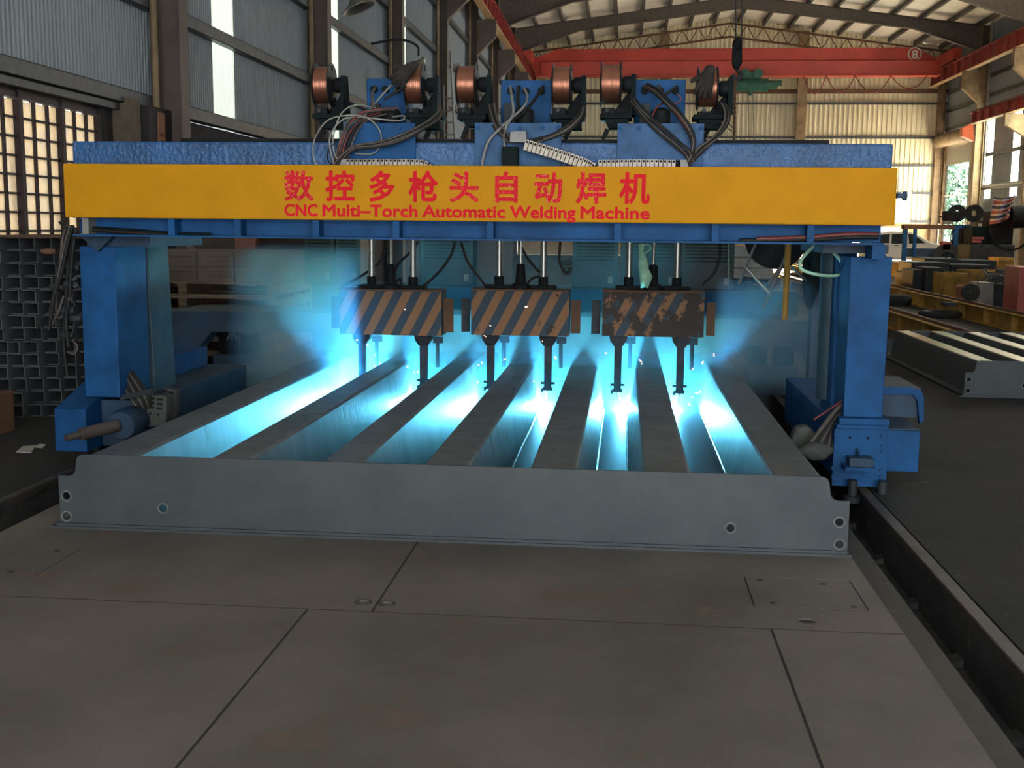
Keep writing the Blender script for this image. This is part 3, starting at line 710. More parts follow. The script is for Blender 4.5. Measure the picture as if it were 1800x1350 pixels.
# posts: front boxes and rear stanchions
MB().box(-3.755, -3.50, 7.60, 8.12, .48, 1.535).build('post', 'blue', ga, bevel=.008)
pr_ = [at(228, 420, 8.25), at(262, 420, 8.25), at(279, 690, 8.25), at(240, 700, 8.25)]
MB().prism([(p.x, p.z) for p in pr_], 8.2, 8.6, 'y').build('rear_post', 'teal', ga, bevel=.01)
MB().prism([(-3.72, 1.61), (-3.48, 1.61), (-3.6, 1.50)], 7.55, 7.59, 'y').build('corner_gusset', 'bluedark', ga)
MB().box(-3.70, -3.25, 7.62, 8.6, 1.536, 1.607).build('post_cap', 'bluedark', ga)
MB().box(1.30, 1.72, 7.66, 8.6, 1.55, 1.607).build('post_cap', 'bluedark', ga)
# right post has a notched top edge
MB().prism([(1.475, .475), (1.725, .475), (1.735, 1.53), (1.66, 1.53), (1.62, 1.51), (1.595, 1.525), (1.47, 1.53)], 7.60, 7.95, 'y').build('post', 'bluerough' if False else 'blue', ga, bevel=.006)
MB().tube([at(1466, 425, 8.3), at(1455, 700, 8.3)], .085, 18).build('rear_post', 'teal', ga, smooth=50)
MB().box(1.47, 1.60, 8.05, 8.5, .45, 1.6).build('rear_plate', 'blue', ga)
# right carriage: bolted front box, guide rollers, tray and motor housing
MB().box(1.42, 1.755, 7.52, 9.9, .07, .435).build('carriage_box', 'blue', ga, bevel=.006)
MB().box(1.44, 1.76, 7.54, 8.3, .4355, .474).build('carriage_top', 'blue', ga)
fp = MB().box(1.405, 1.75, 7.505, 7.519, .03, .41).build('front_plate', 'blue', ga)
for px, py in ((1466, 792), (1550, 785), (1550, 794), (1463, 822), (1549, 826), (1464, 838), (1549, 838), (1551, 767), (1470, 768)):
    p = at(px, py, 7.505); MB().cyl(p, p-Vector((0, .012, 0)), .013, 6).build('bolt', 'blue', fp)
for px, py in ((1494, 769), (1526, 770), (1509, 795)):
    p = at(px, py, 7.503); MB().cyl(p, p+Vector((0, -.003, 0)), .009, 10).build('bolt_hole', 'black', fp)
a, b = at(1484, 820, 7.4), at(1536, 826, 7.4)
MB().box(a.x, b.x, 7.36, 7.505, b.z-.005, b.z+.02).build('roller_bracket', 'blue', ga)
MB().box(a.x+.03, b.x-.01, 7.38, 7.505, b.z+.021, b.z+.075).build('roller_bracket', 'bluedark', ga)
MB().prism([(7.40, b.z+.075), (7.505, b.z+.12), (7.505, b.z+.075)], (a.x+b.x)/2-.006, (a.x+b.x)/2+.006, 'x').build('gusset', 'bluedark', ga)
for x in (1.62-.095, 1.62+.095):
    MB().cyl((x, 7.44, -.06), (x, 7.44, -.02), .055, 18).build('guide_roller', 'darksteel', ga, smooth=40)
    MB().cyl((x, 7.44, -.02), (x, 7.44, .085), .03, 12).build('roller_shaft', 'darksteel', ga, smooth=40)
MB().box(1.757, 1.965, 7.56, 8.25, .125, .40).build('motor_box', 'blue', ga, bevel=.006)
TY = 8.05
tq = [at(*v, TY) for v in ((1540, 681), (1600, 681), (1619, 686), (1624, 700), (1624, 738), (1617, 746), (1613, 704), (1604, 694), (1540, 693))]
MB().prism([(v.x, v.z) for v in tq], TY, TY+.05, 'y').build('tray_rim', 'blue', ga)
tz = at(1590, 681, TY).z
MB().box(1.74, tq[3].x-.01, TY+.05, 8.75, tz-.03, tz-.012).build('tray_top', 'bluedark', ga)
MB().box(1.74, tq[3].x-.03, TY+.04, TY+.06, .405, tz-.05).build('tray_back', 'bluedark', ga)
MB().box(1.757, 1.962, 7.57, TY+.05, .402, .408).build('tray_floor', 'bluedark', ga)
for y in (7.9, 9.5):
    MB().cyl((1.60, y, .115), (1.64, y, .115), .113, 24).build('wheel', 'darksteel', ga, smooth=40)
    MB().cyl((-3.81, y, .115), (-3.77, y, .115), .113, 24).build('wheel', 'darksteel', ga, smooth=40)
# left carriage with sloped housing, motor and shaft
MB().prism([(7.52, .10), (7.52, .40), (8.2, .60), (9.9, .60), (9.9, .10)], -3.95, -3.72, 'x').build('carriage_box', 'blue', ga, bevel=.008)
MB().box(-3.715, -3.36, 7.75, 9.9, .10, .44).build('carriage_box', 'bluedark', ga, bevel=.008)
MB().box(-3.93, -3.72, 8.3, 8.7, .6, .70).build('junction_box', 'blue', ga, bevel=.006)
mt = MB().lathe([(0, 0), (0, .095), (.05, .11), (.2, .11), (.22, .1), (.3, .1)], at(213, 748, 7.45), 'y', 24).build('motor', 'bluedark', ga, smooth=40)
a, b = at(205, 748, 7.44), at(116, 770, 7.1)
MB().tube([a, a.lerp(b, .72), a.lerp(b, .73), b], [.045, .042, .026, .024], 14).build('shaft', 'rubberbrown', mt, smooth=40)
# side arms and rear cross beam that carry the heads
for x in (-3.45, 1.38): MB().box(x-.09, x+.09, 8.0, 10.9, 1.63, 1.80).build('side_arm', 'bluedark', ga)
MB().box(-3.5, 1.5, 10.55, 10.95, 1.63, 1.95).build('rear_beam', 'bluedark', ga)

# ---------------------------------------------------------------- welding heads
HYD = 10.35
def W(px, py, Y=HYD): return at(px, py, Y)
ARCS = []
def head(label, x0, x1, y0, y1, mat, flapl, flapr, cyls, piston, torches, arcs):
    a, b = W(x0, y1), W(x1, y0); zt, zb = W((x0+x1)/2, y0).z, W((x0+x1)/2, y1).z
    t = thing('welding_unit', label, 'welding head', ((a.x+b.x)/2, HYD+.15, zb))
    cv = MB().box(a.x, b.x, HYD, HYD+.012, zb, zt).build('striped_cover', mat, t)
    MB().box(a.x, b.x, HYD-.02, HYD+.3, zt+.001, zt+.016).build('cover_flange', 'rust', t)
    MB().box(a.x, a.x+.012, HYD+.013, HYD+.3, zb, zt).build('side_plate', 'darksteel', t)
    MB().box(b.x-.012, b.x, HYD+.013, HYD+.3, zb, zt).build('side_plate', 'darksteel', t)
    MB().box(a.x+.05, b.x-.05, HYD+.08, HYD+.28, zb+.09, zt-.001).build('carriage_block', 'darksteel', t)
    for (fx0, fx1, fy0, fy1), mm in ((flapl, 'darksteel'), (flapr, 'rust')):
        p, q = W(fx0, fy1, HYD+.12), W(fx1, fy0, HYD+.12)
        MB().box(p.x, q.x, HYD+.12, HYD+.135, p.z, q.z).build('side_flap', mm, t)
    for px in cyls:
        p = W(px, 420, HYD+.15); q = Vector((p.x, p.y, zt+.05))
        MB().cyl(Vector((p.x, p.y, 1.63)), q, .031, 16).build('guide_rod', 'chrome', t, smooth=40)
        MB().cyl(Vector((p.x, p.y, zt+.017)), Vector((p.x, p.y, zt+.13)), .045, 16).build('rod_collar', 'black', t, smooth=40)
        MB().box(p.x-.12, p.x+.12, p.y-.08, p.y+.08, zt+.017, zt+.05).build('rod_base', 'black', t, bevel=.008)
    p = W(piston, 420, HYD+.12)
    MB().cyl((p.x, p.y, 1.63), (p.x, p.y, zt+.22), .014, 12).build('piston_rod', 'chrome', t, smooth=40)
    MB().lathe([(0, .10), (.03, .10), (.06, .05), (.13, .045), (.22, .038), (.23, .02)], (p.x, p.y, zt+.017), 'z', 14).build('piston_joint', 'black', t, smooth=40)
    for (px, pb), arc in zip(torches, arcs):
        x = W(px, 600, HYD+.12).x; y = HYD+.12
        to = MB().prism([(x-.085, zb-.001), (x+.085, zb-.001), (x+.075, zb-.05), (x+.04, zb-.10), (x-.04, zb-.10), (x-.075, zb-.05)], y-.05, y+.05, 'y').build('torch_holder', 'darksteel', t)
        MB().box(x-.034, x+.034, y-.03, y+.03, .22, zb-.10).build('torch_shaft', 'darksteel', to)
        MB().box(x-.045, x+.045, y-.035, y+.035, .195, .2195).build('torch_clamp', 'darksteel', to)
        MB().box(x-.065, x+.065, y-.015, y+.015, .25, .27).build('torch_clamp', 'darksteel', to)
        MB().box(x-.06, x-.04, y-.04, y-.02, .18, .215).build('clamp_screw', 'darksteel', to)
        s = 1 if arc[0] > x else -1
        tip = Vector((arc[0]-s*.03, y, .075))
        MB().tube([(x, y, .194), (x+(tip.x-x)*.4, y, .14), tip], [.016, .013, .009], 10).build('nozzle', 'copper', to, smooth=50)
        # spacer bracket and feed lever behind the shaft
        MB().box(x+.07, x+.16, y+.1, y+.14, zb-.09, zb-.03).build('bracket', 'darksteel', to)
        MB().cyl((x+.11, y+.12, zb-.03), (x+.11, y+.12, zb-.32), .018, 8).build('gas_pipe', 'darksteel', to)
        ARCS.append((Vector((arc[0], y, .06)), arc[1]))
    return t
head('striped welding head with fresh orange stripes at the left', 597, 776, 512, 589, 'stripeA', (583, 597, 521, 577), (778, 797, 525, 584), (653, 726), 687, [(637, 650), (745, 665)], [(-2.345, 1.9), (-1.915, .8)])
head('striped welding head in the middle with crazed orange stripes', 828, 1001, 512, 590, 'stripeB', (811, 826, 524, 583), (1003, 1021, 528, 586), (878, 956), 916, [(863, 690), (964, 715)], [(-1.155, .8), (-.705, .9)])
head('striped welding head at the right with mostly burnt-off stripes', 1058, 1239, 514, 592, 'stripeC', (1039, 1056, 528, 587), (1241, 1258, 532, 590), (1107, 1192), 1150, [(1087, 715), (1197, 720)], [(.033, 1.0), (.487, .9)])
for i, (p, s) in enumerate(ARCS):
    o = MB(); o.lathe([(-.028, .001), (-.02, .02), (0, .028), (.02, .02), (.028, .001)], p, 'z', 14)
    o = o.build('welding_arc', emit('arc_%d' % i, (.13, .66, 1.0), 1020*s), smooth=80)
    tag(o, ['leftmost glaring welding arc, beside the first torch', 'second glaring welding arc from the left', 'third glaring welding arc from the left', 'fourth glaring welding arc from the left', 'fifth glaring welding arc, beside the torch under the right head', 'rightmost glaring welding arc, beside the last torch'][i], 'arc', 'six welding arcs between the ribs')

# ================================================================ WIRE FEED STATIONS ON TOP
SY = 7.80
ORD = ['left', 'middle', 'right']
def station(i, plate, boxr, shelves, plate_mat):
    a, b = at(plate[0], plate[3], 7.53), at(plate[1], plate[2], 7.53)
    t = thing('wire_feed_station', ['blue wire feed station at the left end of the gantry top', 'blue wire feed station in the middle of the gantry top', 'blue wire feed station at the right of the gantry top, mottled plate'][i], 'wire feeder', ((a.x+b.x)/2, SY, 2.25))
    pl = MB().box(a.x, b.x, 7.53, 7.548, 2.0, b.z).build('carriage_plate', plate_mat, t, bevel=.004)
    for u in (.035, .25, .53, .78, .965):
        p = Vector((a.x+(b.x-a.x)*u, 7.53, b.z-.03)); MB().cyl(p, p-Vector((0, .014, 0)), .014, 8).build('bolt', 'blue', pl, smooth=40)
    MB().box(a.x+.02, b.x-.02, 7.55, 8.05, 2.283, b.z-.005).build('carriage', 'bluedark', t)
    a, b = at(boxr[0], boxr[3], 7.95), at(boxr[1], boxr[2], 7.95)
    zb = at(0+plate[0], plate[2], 7.53).z
    bx = MB().box(a.x, b.x, 7.95, 8.2, zb-.02, b.z).build('control_box', 'blue', t, bevel=.006)
    for u in (.2, .5, .8):
        p = Vector((a.x+(b.x-a.x)*u, 7.95, b.z-.075))
        MB().cyl(p, p-Vector((0, .04, 0)), .024, 10).build('cable_gland', 'black', bx, smooth=40)
    mx = a.x+(b.x-a.x)*(.52 if i else .75)
    MB().lathe([(0, .065), (.10, .065), (.11, .055), (.125, .02), (.126, 0)], (mx, 7.78, zb), 'z', 20).build('motor', 'black', t, smooth=40)
    MB().box(mx-.14, mx-.075, 7.76, 7.80, zb, zb+.15).build('motor_bracket', 'darksteel', t)
    for k_, (s0, s1, sy0, sy1) in enumerate(shelves):
        a, b = at(s0, sy1, SY), at(s1, sy0, SY)
        zt = b.z
        MB().box(a.x, b.x, SY-.12, SY+.12, zt-.03, zt).build('shelf', 'darkgreen', t, bevel=.004)
        MB().prism([(a.x+.03, zt-.031), (b.x-.02, zt-.031), (b.x-.02, a.z), (a.x+.06, a.z)], SY-.1, SY+.1, 'y').build('shelf_box', 'darkgreen', t)
        MB().bar((b.x-.1 if k_ else a.x+.05, SY, a.z), (b.x-.13 if k_ else a.x+.02, SY, 2.285), .03, .03).build('shelf_leg', 'black', t)
    return t
station(0, (607, 730, 216, 290), (645, 713, 138, 216), [(557, 602, 203, 227), (716, 781, 202, 228)], 'blue')
station(1, (834, 987, 216, 292), (880, 970, 141, 216), [(808, 858, 205, 224), (968, 1028, 204, 228)], 'blueplate')
station(2, (1084, 1238, 217, 293), (1114, 1206, 140, 216), [(1055, 1111, 203, 227), (1217, 1272, 204, 228)], 'blueplate')

def spool(cx_, cy_, w_px, r_px, shelf_z_px, label, hub_px, sy_=SY):
    c = at(cx_, cy_, sy_); hw = w_px/2*sy_/F; r = r_px*sy_/F
    t = thing('wire_spool', label, 'wire spool', c, 'copper wire spools on the gantry')
    for s in (-1, 1):
        f_ = MB().lathe([(s*hw, .03), (s*hw, r-.004), (s*(hw+.003), r), (s*(hw+.007), r-.003), (s*(hw+.007), r*.55), (s*(hw+.012), r*.5), (s*(hw+.012), .03)], c, 'x', 40).build('flange', 'spool', t, smooth=40)
        for k_ in range(5):
            an = 2*math.pi*k_/5+.4
            p = c+Vector((s*(hw+.0075), r*.76*math.cos(an), r*.76*math.sin(an)))
            MB().cyl(p, p+Vector((s*.003, 0, 0)), r*.13, 12).build('flange_rib', 'black', f_)
    MB().lathe([(-hw, r*.80), (-hw*.96, r*.82), (hw*.96, r*.82), (hw, r*.80)], c, 'x', 48).build('wire_winding', 'copper', t, smooth=40)
    # spindle hub and its triangular bracket belong to the feeder below
    return t, c, hw, r
SP = [(570, 150, 26, 38, 'left wire spool of the left feeder, beside the window strip'), (731, 150, 28, 38, 'wire spool half covered by a brown glove, left feeder'),
      (822, 149, 30, 38, 'left wire spool of the middle feeder, beside the ladder'), (988, 150, 29, 37, 'right wire spool of the middle feeder, before the red girder'),
      (1074, 148, 31, 39, 'left wire spool of the right feeder, before the red girder'), (1243, 156, 30, 37, 'wire spool hidden under a dark glove, right feeder')]
st_ = [o for o in COL.objects if o.name.startswith('wire_feed_station')]
for i, (a, b, w_, r_, lb) in enumerate(SP):
    t, c, hw, r = spool(a, b, w_, r_, 0, lb, 0)
    owner = st_[i//2]
    sz = at(a, 204, SY).z
    MB().lathe([(hw+.013, .0), (hw+.013, .035), (hw+.03, .05), (hw+.085, .052), (hw+.10, .04), (hw+.10, 0)], c, 'x', 18).build('spindle_hub', 'black', owner, smooth=40)
    bx_ = c.x+hw+.075
    MB().prism([(SY-.04, c.z+.06), (SY+.04, c.z+.06), (SY+.11, sz), (SY-.11, sz)], bx_, bx_+.03, 'x').build('spindle_bracket', 'darkgreen', owner)
    MB().prism([(bx_-.001, c.z-.02), (bx_-.001, sz), (bx_-.14, sz)], SY+.06, SY+.09, 'y').build('bracket_rib', 'black', owner)
    MB().box(c.x-.06, c.x+.03, SY-.05, SY+.06, sz+.0, c.z-r-.006).build('wire_drive', 'black', owner, bevel=.006)
    MB().cyl((c.x-.02, SY-.06, sz+.03), (c.x-.02, SY-.075, sz+.03), .014, 10).build('drive_roller', 'darksteel', owner)

# gloves: palm, four fingers, thumb and cuff grown as one body
def glove(label, org, U, V, N, curl):
    # U along fingers, V across the palm, N palm normal
    t = bpy.data.meshes.new('work_glove'); vs_ = []; es = []; rad = []
    def add(u, v, n, r, prev=None):
        vs_.append(Vector(org)+U*u+V*v+N*n); rad.append(r)
        if prev is not None: es.append((prev, len(vs_)-1))
        return len(vs_)-1
    w0 = add(-.09, 0, 0, .056); w1 = add(-.04, 0, 0, .050, w0); pc = add(.015, 0, .004, .056, w1)
    for k_, (v, ln) in enumerate(((-.036, .068), (-.012, .085), (.013, .080), (.037, .062))):
        kn = add(.055, v, .004, .022, pc)
        a = add(.062+ln*.45, v*1.25, .004-curl*.012, .0175, kn); b = add(.062+ln*.72, v*1.38, -curl*.035, .0165, a); add(.062+ln*.85, v*1.4, -curl*.05, .014, b)
    th = add(.008, -.045, -.004, .024, pc); t2 = add(.03, -.08, -.012, .0185, th); add(.055, -.096, -.02, .016, t2)
    t.from_pydata(vs_, es, [])
    o = bpy.data.objects.new('work_glove', t); COL.objects.link(o)
    t.materials.append(M['leather'])
    sk = o.modifiers.new('skin', 'SKIN'); sk.use_smooth_shade = True
    for i, d in enumerate(t.skin_vertices[0].data): d.radius = (rad[i]*.95, rad[i]*(.62 if i < 3 else .9)); d.use_root = (i == 0)
    ss = o.modifiers.new('subsurf', 'SUBSURF'); ss.levels = 2; ss.render_levels = 2
    return tag(o, label, 'glove')
ux = Vector((1, 0, 0)); uz = Vector((0, 0, 1)); uy = Vector((0, 1, 0))
glove('brown work glove draped over the spool of the left feeder', at(716, 126, SY-.15), (Vector((-.62, -.2, -.62))).normalized(), Vector((.66, -.1, -.62)).normalized(), Vector((0, -1, 0)), .8)
glove('dark brown work glove, thumb up, over the rightmost spool', at(1243, 137, SY-.14), Vector((-.25, -.15, -.95)).normalized(), Vector((.93, 0, -.25)).normalized(), Vector((0, -1, 0)), .6)

# ---------------------------------------------------------------- drag chains
def drag_chain(label, pts, w_px, step_px, Y, lead):
    P = smoothpath([Vector((p[0], p[1], 0)) for p in pts], 14)
    L = [0]
    for i in range(1, len(P)): L.append(L[-1]+(P[i]-P[i-1]).length)
    c0 = at(pts[0][0], pts[0][1], Y)
    t = thing('cable_chain', label, 'cable chain', c0, 'metal cable chains on the gantry')
    n = int(L[-1]/step_px)
    def pos(s):
        for i in range(1, len(P)):
            if L[i] >= s:
                u = (s-L[i-1])/max(1e-6, L[i]-L[i-1]); return P[i-1].lerp(P[i], u)
        return P[-1]
    for k_ in range(n):
        a, b = pos(k_*step_px), pos((k_+.82)*step_px)
        d = (b-a).normalized(); nrm = Vector((d.y, -d.x, 0))*w_px/2
        q = [at(*(v.x, v.y), Y) for v in (a+nrm, b+nrm, b-nrm, a-nrm)]
        MB().prism([(p.x, p.z) for p in q], Y, Y+.10, 'y').build('link', 'linkmetal', t)
        m = (a+b)/2-nrm*-.55; pm_ = at(m.x, m.y, Y)
        MB().cyl(Vector((pm_.x, Y-.003, pm_.z)), Vector((pm_.x, Y, pm_.z)), .008, 8).build('pin', 'black', t)
    Q = [at(v.x, v.y, Y+.05) for v in P]
    MB().tube(Q, w_px*.46*Y/F, 8).build('inner_band', 'black', t)
    q = [at(*v, Y) for v in lead]
    MB().prism([(p.x, p.z) for p in q], Y-.005, Y+.105, 'y').build('end_bracket', 'greymetal', t)
drag_chain('cable chain lying on the sign board before the left feeder', [(608, 286), (650, 286), (700, 286), (738, 287), (752, 293), (758, 303)], 13, 7.6, 7.42, [(597, 292), (601, 281), (609, 279), (609, 294)])
drag_chain('cable chain sloping down from the middle feeder', [(922, 254), (950, 262), (985, 273), (1020, 285), (1042, 296), (1050, 306)], 19, 7.6, 7.40, [(896, 250), (898, 232), (908, 231), (925, 231), (925, 250)])
drag_chain('cable chain lying on the sign board before the right feeder', [(1052, 288), (1100, 287), (1150, 287), (1196, 288)], 13, 7.6, 7.42, [(1196, 281), (1206, 281), (1211, 294), (1196, 294)])

# ---------------------------------------------------------------- cable bundles on the feeders
def bundle(label, loc, cables, group='cable bundles on the gantry top'):
    t = thing('cable_bundle', label, 'cables', loc, group)
    for pts, r, mat in cables: MB().tube(smoothpath([at(*p) for p in pts], 6), r, 7).build('cable', mat, t, smooth=70)
    return t
A = 7.50
def fan(base, n, dx, dy, r, mats):
    rq = random.Random(int(base[0][0]))
    return [([(x+dx*i+rq.uniform(-1.6, 1.6)*(0 < q < len(base)-1), y+dy*i+rq.uniform(-1.6, 1.6)*(0 < q < len(base)-1), Y-.004*i) for q, (x, y, Y) in enumerate(base)], r*rq.uniform(.6, .95), mats[i % len(mats)]) for i in range(n)]
bundle('tangle of dark, red and white hoses at the left feeder', at(600, 280, A),
    fan([(660, 195, 7.7), (632, 205, 7.6), (612, 222, 7.52), (598, 250, A), (592, 280, A), (590, 297, A)], 7, 3.2, .9, .008, ['rubber', 'rubberbrown', 'rubber', 'rubberred', 'rubber'])
    + fan([(700, 190, 7.65), (655, 192, 7.6), (625, 206, 7.55), (604, 240, A), (596, 270, A), (589, 292, A)], 3, -3, 1.5, .008, ['rubberred', 'rubber', 'rubberbrown'])
    + [([(612, 290, 7.47), (590, 275, 7.47), (586, 240, 7.47), (600, 200, 7.5), (625, 185, 7.6), (660, 190, 7.7)], .0052, 'wirewhite'),
       ([(560, 300, 7.47), (551, 275, 7.47), (553, 245, 7.47), (572, 215, 7.48), (600, 204, 7.5), (640, 205, 7.5), (665, 225, 7.5), (670, 252, 7.5), (655, 270, 7.5), (625, 270, 7.5)], .005, 'wirewhite'),
       ([(590, 298, 7.46), (580, 260, 7.46), (582, 235, 7.47), (600, 212, 7.5), (625, 206, 7.55), (700, 212, 7.6), (710, 204, 7.65), (690, 205, 7.7)], .0058, 'wirewhite'),
       ([(640, 205, 7.6), (665, 175, 7.7), (688, 150, 7.75), (696, 150, 7.8), (693, 165, 7.9)], .0068, 'wirewhite'),
       ([(655, 190, 7.6), (655, 165, 7.7), (660, 152, 7.9)], .010, 'rubberbrown'),
       ([(675, 175, 7.6), (700, 160, 7.6), (713, 152, 7.65)], .009, 'rubber'),
       ([(585, 292, 7.46), (576, 280, 7.46), (578, 262, 7.46), (590, 252, 7.47)], .004, 'black')])
bundle('brown hose bundle arching from the left feeder down to the left', at(640, 260, 7.46),
    fan([(775, 190, 7.7), (766, 203, 7.6), (738, 222, 7.5), (700, 240, 7.46), (660, 250, 7.46), (622, 257, 7.46), (600, 275, 7.46), (583, 297, 7.46)], 5, .5, 2.1, .0085, ['rubberbrown', 'rubber', 'rubberbrown']))
bundle('grey hoses running from the middle control box to the cable chain', at(895, 230, A),
    [([(897, 152, 7.9), (900, 175, 7.7), (902, 200, 7.6), (890, 222, 7.5), (886, 245, A), (889, 275, A), (893, 300, A)], .010, 'greymetal'),
     ([(921, 155, 7.9), (927, 170, 7.75), (922, 186, 7.65), (905, 203, 7.6), (880, 225, 7.5), (858, 250, 7.48), (849, 280, 7.48), (847, 300, 7.48)], .009, 'greymetal'),
     ([(912, 152, 7.9), (910, 175, 7.8), (912, 195, 7.7), (900, 215, 7.6), (893, 238, 7.55)], .012, 'rubber'),
     ([(955, 152, 7.9), (940, 175, 7.75), (920, 198, 7.65), (900, 215, 7.58), (892, 240, 7.55)], .011, 'rubber'),
     ([(945, 250, 7.5), (975, 238, 7.5), (1000, 225, 7.5), (1020, 205, 7.55), (1026, 188, 7.65)], .010, 'rubberbrown'),
     ([(935, 250, 7.5), (970, 242, 7.5), (1002, 228, 7.5), (1024, 206, 7.55), (1028, 190, 7.65)], .010, 'rubber'),
     ([(930, 247, 7.52), (968, 238, 7.5), (998, 220, 7.5), (1016, 202, 7.55), (1022, 186, 7.65)], .010, 'rubber')])
bundle('dark hoses dropping from the spool beside the ladder to the middle plate', at(875, 240, A),
    fan([(858, 185, 7.7), (862, 205, 7.6), (870, 225, 7.52), (884, 242, A), (892, 252, A)], 5, 2.6, -.8, .009, ['rubber', 'rubberbrown', 'rubber']))
bundle('dark hoses crossing the right plate from the fifth spool', at(1160, 250, A),
    fan([(1106, 180, 7.7), (1120, 198, 7.6), (1150, 225, 7.5), (1185, 255, 7.5), (1205, 275, 7.48), (1212, 292, 7.48)], 5, 2.4, -2.0, .0085, ['rubber', 'rubberbrown', 'rubber', 'rubberbrown']))
bundle('black and red hoses curving down from the right control box', at(1210, 240, A),
    fan([(1130, 153, 7.9), (1150, 165, 7.75), (1168, 182, 7.6), (1195, 210, 7.5), (1214, 245, 7.48), (1212, 275, 7.48), (1204, 293, 7.48)], 5, 2.0, -1.6, .009, ['rubber', 'rubberred', 'rubberbrown', 'rubber'])
    + [([(1190, 152, 7.9), (1176, 162, 7.8), (1165, 172, 7.75), (1166, 182, 7.7)], .010, 'rubber'), ([(1158, 150, 7.9), (1162, 165, 7.8), (1168, 178, 7.7)], .010, 'rubberbrown'),
       ([(1145, 210, 7.6), (1152, 192, 7.65), (1165, 180, 7.7)], .006, 'rubberred'), ([(1190, 165, 7.7), (1197, 172, 7.7), (1193, 180, 7.7), (1183, 182, 7.7)], .004, 'rubberred')])
bundle('thick black hose bundle hanging from the glove-covered right spool', at(1250, 230, A),
    fan([(1276, 184, 7.7), (1283, 198, 7.65), (1280, 218, 7.6), (1262, 242, 7.52), (1240, 262, 7.5), (1220, 282, 7.5), (1208, 294, 7.5)], 5, -2.2, -.8, .009, ['rubber', 'rubberbrown', 'rubber'])
    + [([(1278, 212, 7.6), (1284, 220, 7.6), (1290, 226, 7.6)], .003, 'black'), ([(1276, 216, 7.6), (1280, 226, 7.6), (1287, 230, 7.6)], .003, 'black')])
# control relay box on the middle plate
o = MB().box(at(884, 0, 7.47).x, at(914, 0, 7.47).x, 7.46, 7.528, 2.06, at(900, 258, 7.47).z).build('relay_box', 'darkgreen', bevel=.006); tag(o, 'dark green relay box on the middle plate under the chain end', 'relay box')

# ================================================================ UNDER THE GANTRY
BY = 11.25
br = thing('support_frame', 'blue rear portal frame standing across the tracks behind the heads', 'frame', (-1.2, BY+.3, 0))
def B(px, py, Y=BY): p = at(px, py, Y); return (p.x, p.z)
zg = 0.0
l0, l1 = B(283, 577)[0], B(318, 650)[0]; r0_, r1_ = B(1441, 657)[0], B(1452, 600)[0]
MB().prism([B(303, 548), B(1452, 566), (r1_, 0), (r0_+.02, 0), B(1441, 657), B(1388, 609), B(1270, 608), B(1270, 620), B(590, 618), B(590, 586), B(372, 583), B(320, 648), (l1, 0), (l0, 0), B(283, 577)], BY, BY+.25, 'y').build('portal', 'bluedark', br)
a, b = B(300, 540, BY), B(1452, 556, BY)
MB().prism([(a[0], at(303, 548, BY).z), (b[0], at(1452, 566, BY).z), (b[0], at(1452, 566, BY).z+.015), (a[0], at(303, 548, BY).z+.015)], BY-.03, BY+.85, 'y').build('top_plate', 'teal', br)
zt_ = at(1270, 563, BY).z+.02
MB().box(B(520, 0)[0], B(1440, 0)[0], BY+.5, BY+.51, zt_, zt_+.23).build('beam_web', 'blue', br)
MB().box(B(520, 0)[0], B(1440, 0)[0], BY+.42, BY+1.15, zt_+.231, zt_+.247).build('beam_flange', 'bluedark', br)
ZP = zt_+.25
def power(px0, px1, label, k_, front=BY+.5):
    a, b = at(px0, 480, front).x, at(px1, 480, front).x
    t = thing('power_source', label, 'power source', ((a+b)/2, front+.25, ZP), 'welding power sources behind the heads')
    MB().box(a, b, front, front+.55, ZP, ZP+.62).build('housing', 'louvre', t, bevel=.01)
    for i in range(9): MB().box(a+.04, b-.04, front-.006, front-.001, ZP+.28+.034*i, ZP+.294+.034*i).build('louvre', 'black', t)
    for i in range(3): MB().cyl((a+.06+.06*i, front-.001, ZP+.07), (a+.06+.06*i, front-.02, ZP+.07), .014, 8).build('socket', 'darksteel', t)
    MB().box(b-.10, b-.05, front-.004, front-.001, ZP+.05, ZP+.12).build('rating_plate', 'greymetal', t)
power(535, 588, 'dark power source at the far left on the rear frame', 0)
power(590, 634, 'dark power source second from the left, next to the first guide rod', 1)
power(738, 832, 'teal-lit power source behind the gap of the first two heads', 2)
power(1006, 1086, 'black power source between the middle and right heads', 3)
power(1090, 1193, 'black power source behind the rods of the right welding head', 5)
power(1196, 1290, 'tall black power source at the right end of the row', 4)
o = MB(); o.box(at(834, 0, BY+.8).x, at(905, 0, BY+.8).x, BY+.8, BY+.82, ZP, ZP+.62); o = o.build('shield_board', 'card'); tag(o, 'grey shield board standing behind the middle welding head', 'board')
# hoses between the heads
hz = thing('hose_set', 'black hoses looping down to the welding heads', 'hoses', (-.8, HYD+.3, 1.2))
for pts in ([(600, 505, 0), (640, 482, 0), (668, 460, 0), (680, 425, 0)], [(690, 490, 0), (700, 465, 0), (725, 440, 0), (735, 425, 0)], [(742, 505, 0), (770, 480, 0), (792, 450, 0), (800, 425, 0)],
            [(810, 425, 0), (822, 460, 0), (840, 485, 0), (856, 506, 0)], [(912, 425, 0), (925, 450, 0), (945, 475, 0), (955, 480, 0)], [(922, 505, 0), (935, 490, 0), (950, 485, 0)], [(690, 505, 0), (703, 490, 0), (706, 505, 0)],
            [(1235, 500, 0), (1255, 480, 0), (1264, 455, 0), (1266, 425, 0)], [(985, 425, 0), (984, 460, 0), (996, 480, 0), (1004, 470, 0)]):
    MB().tube(smoothpath([at(p[0], p[1], HYD+.28) for p in pts], 6), .013, 7).build('hose', 'rubber', hz, smooth=70)
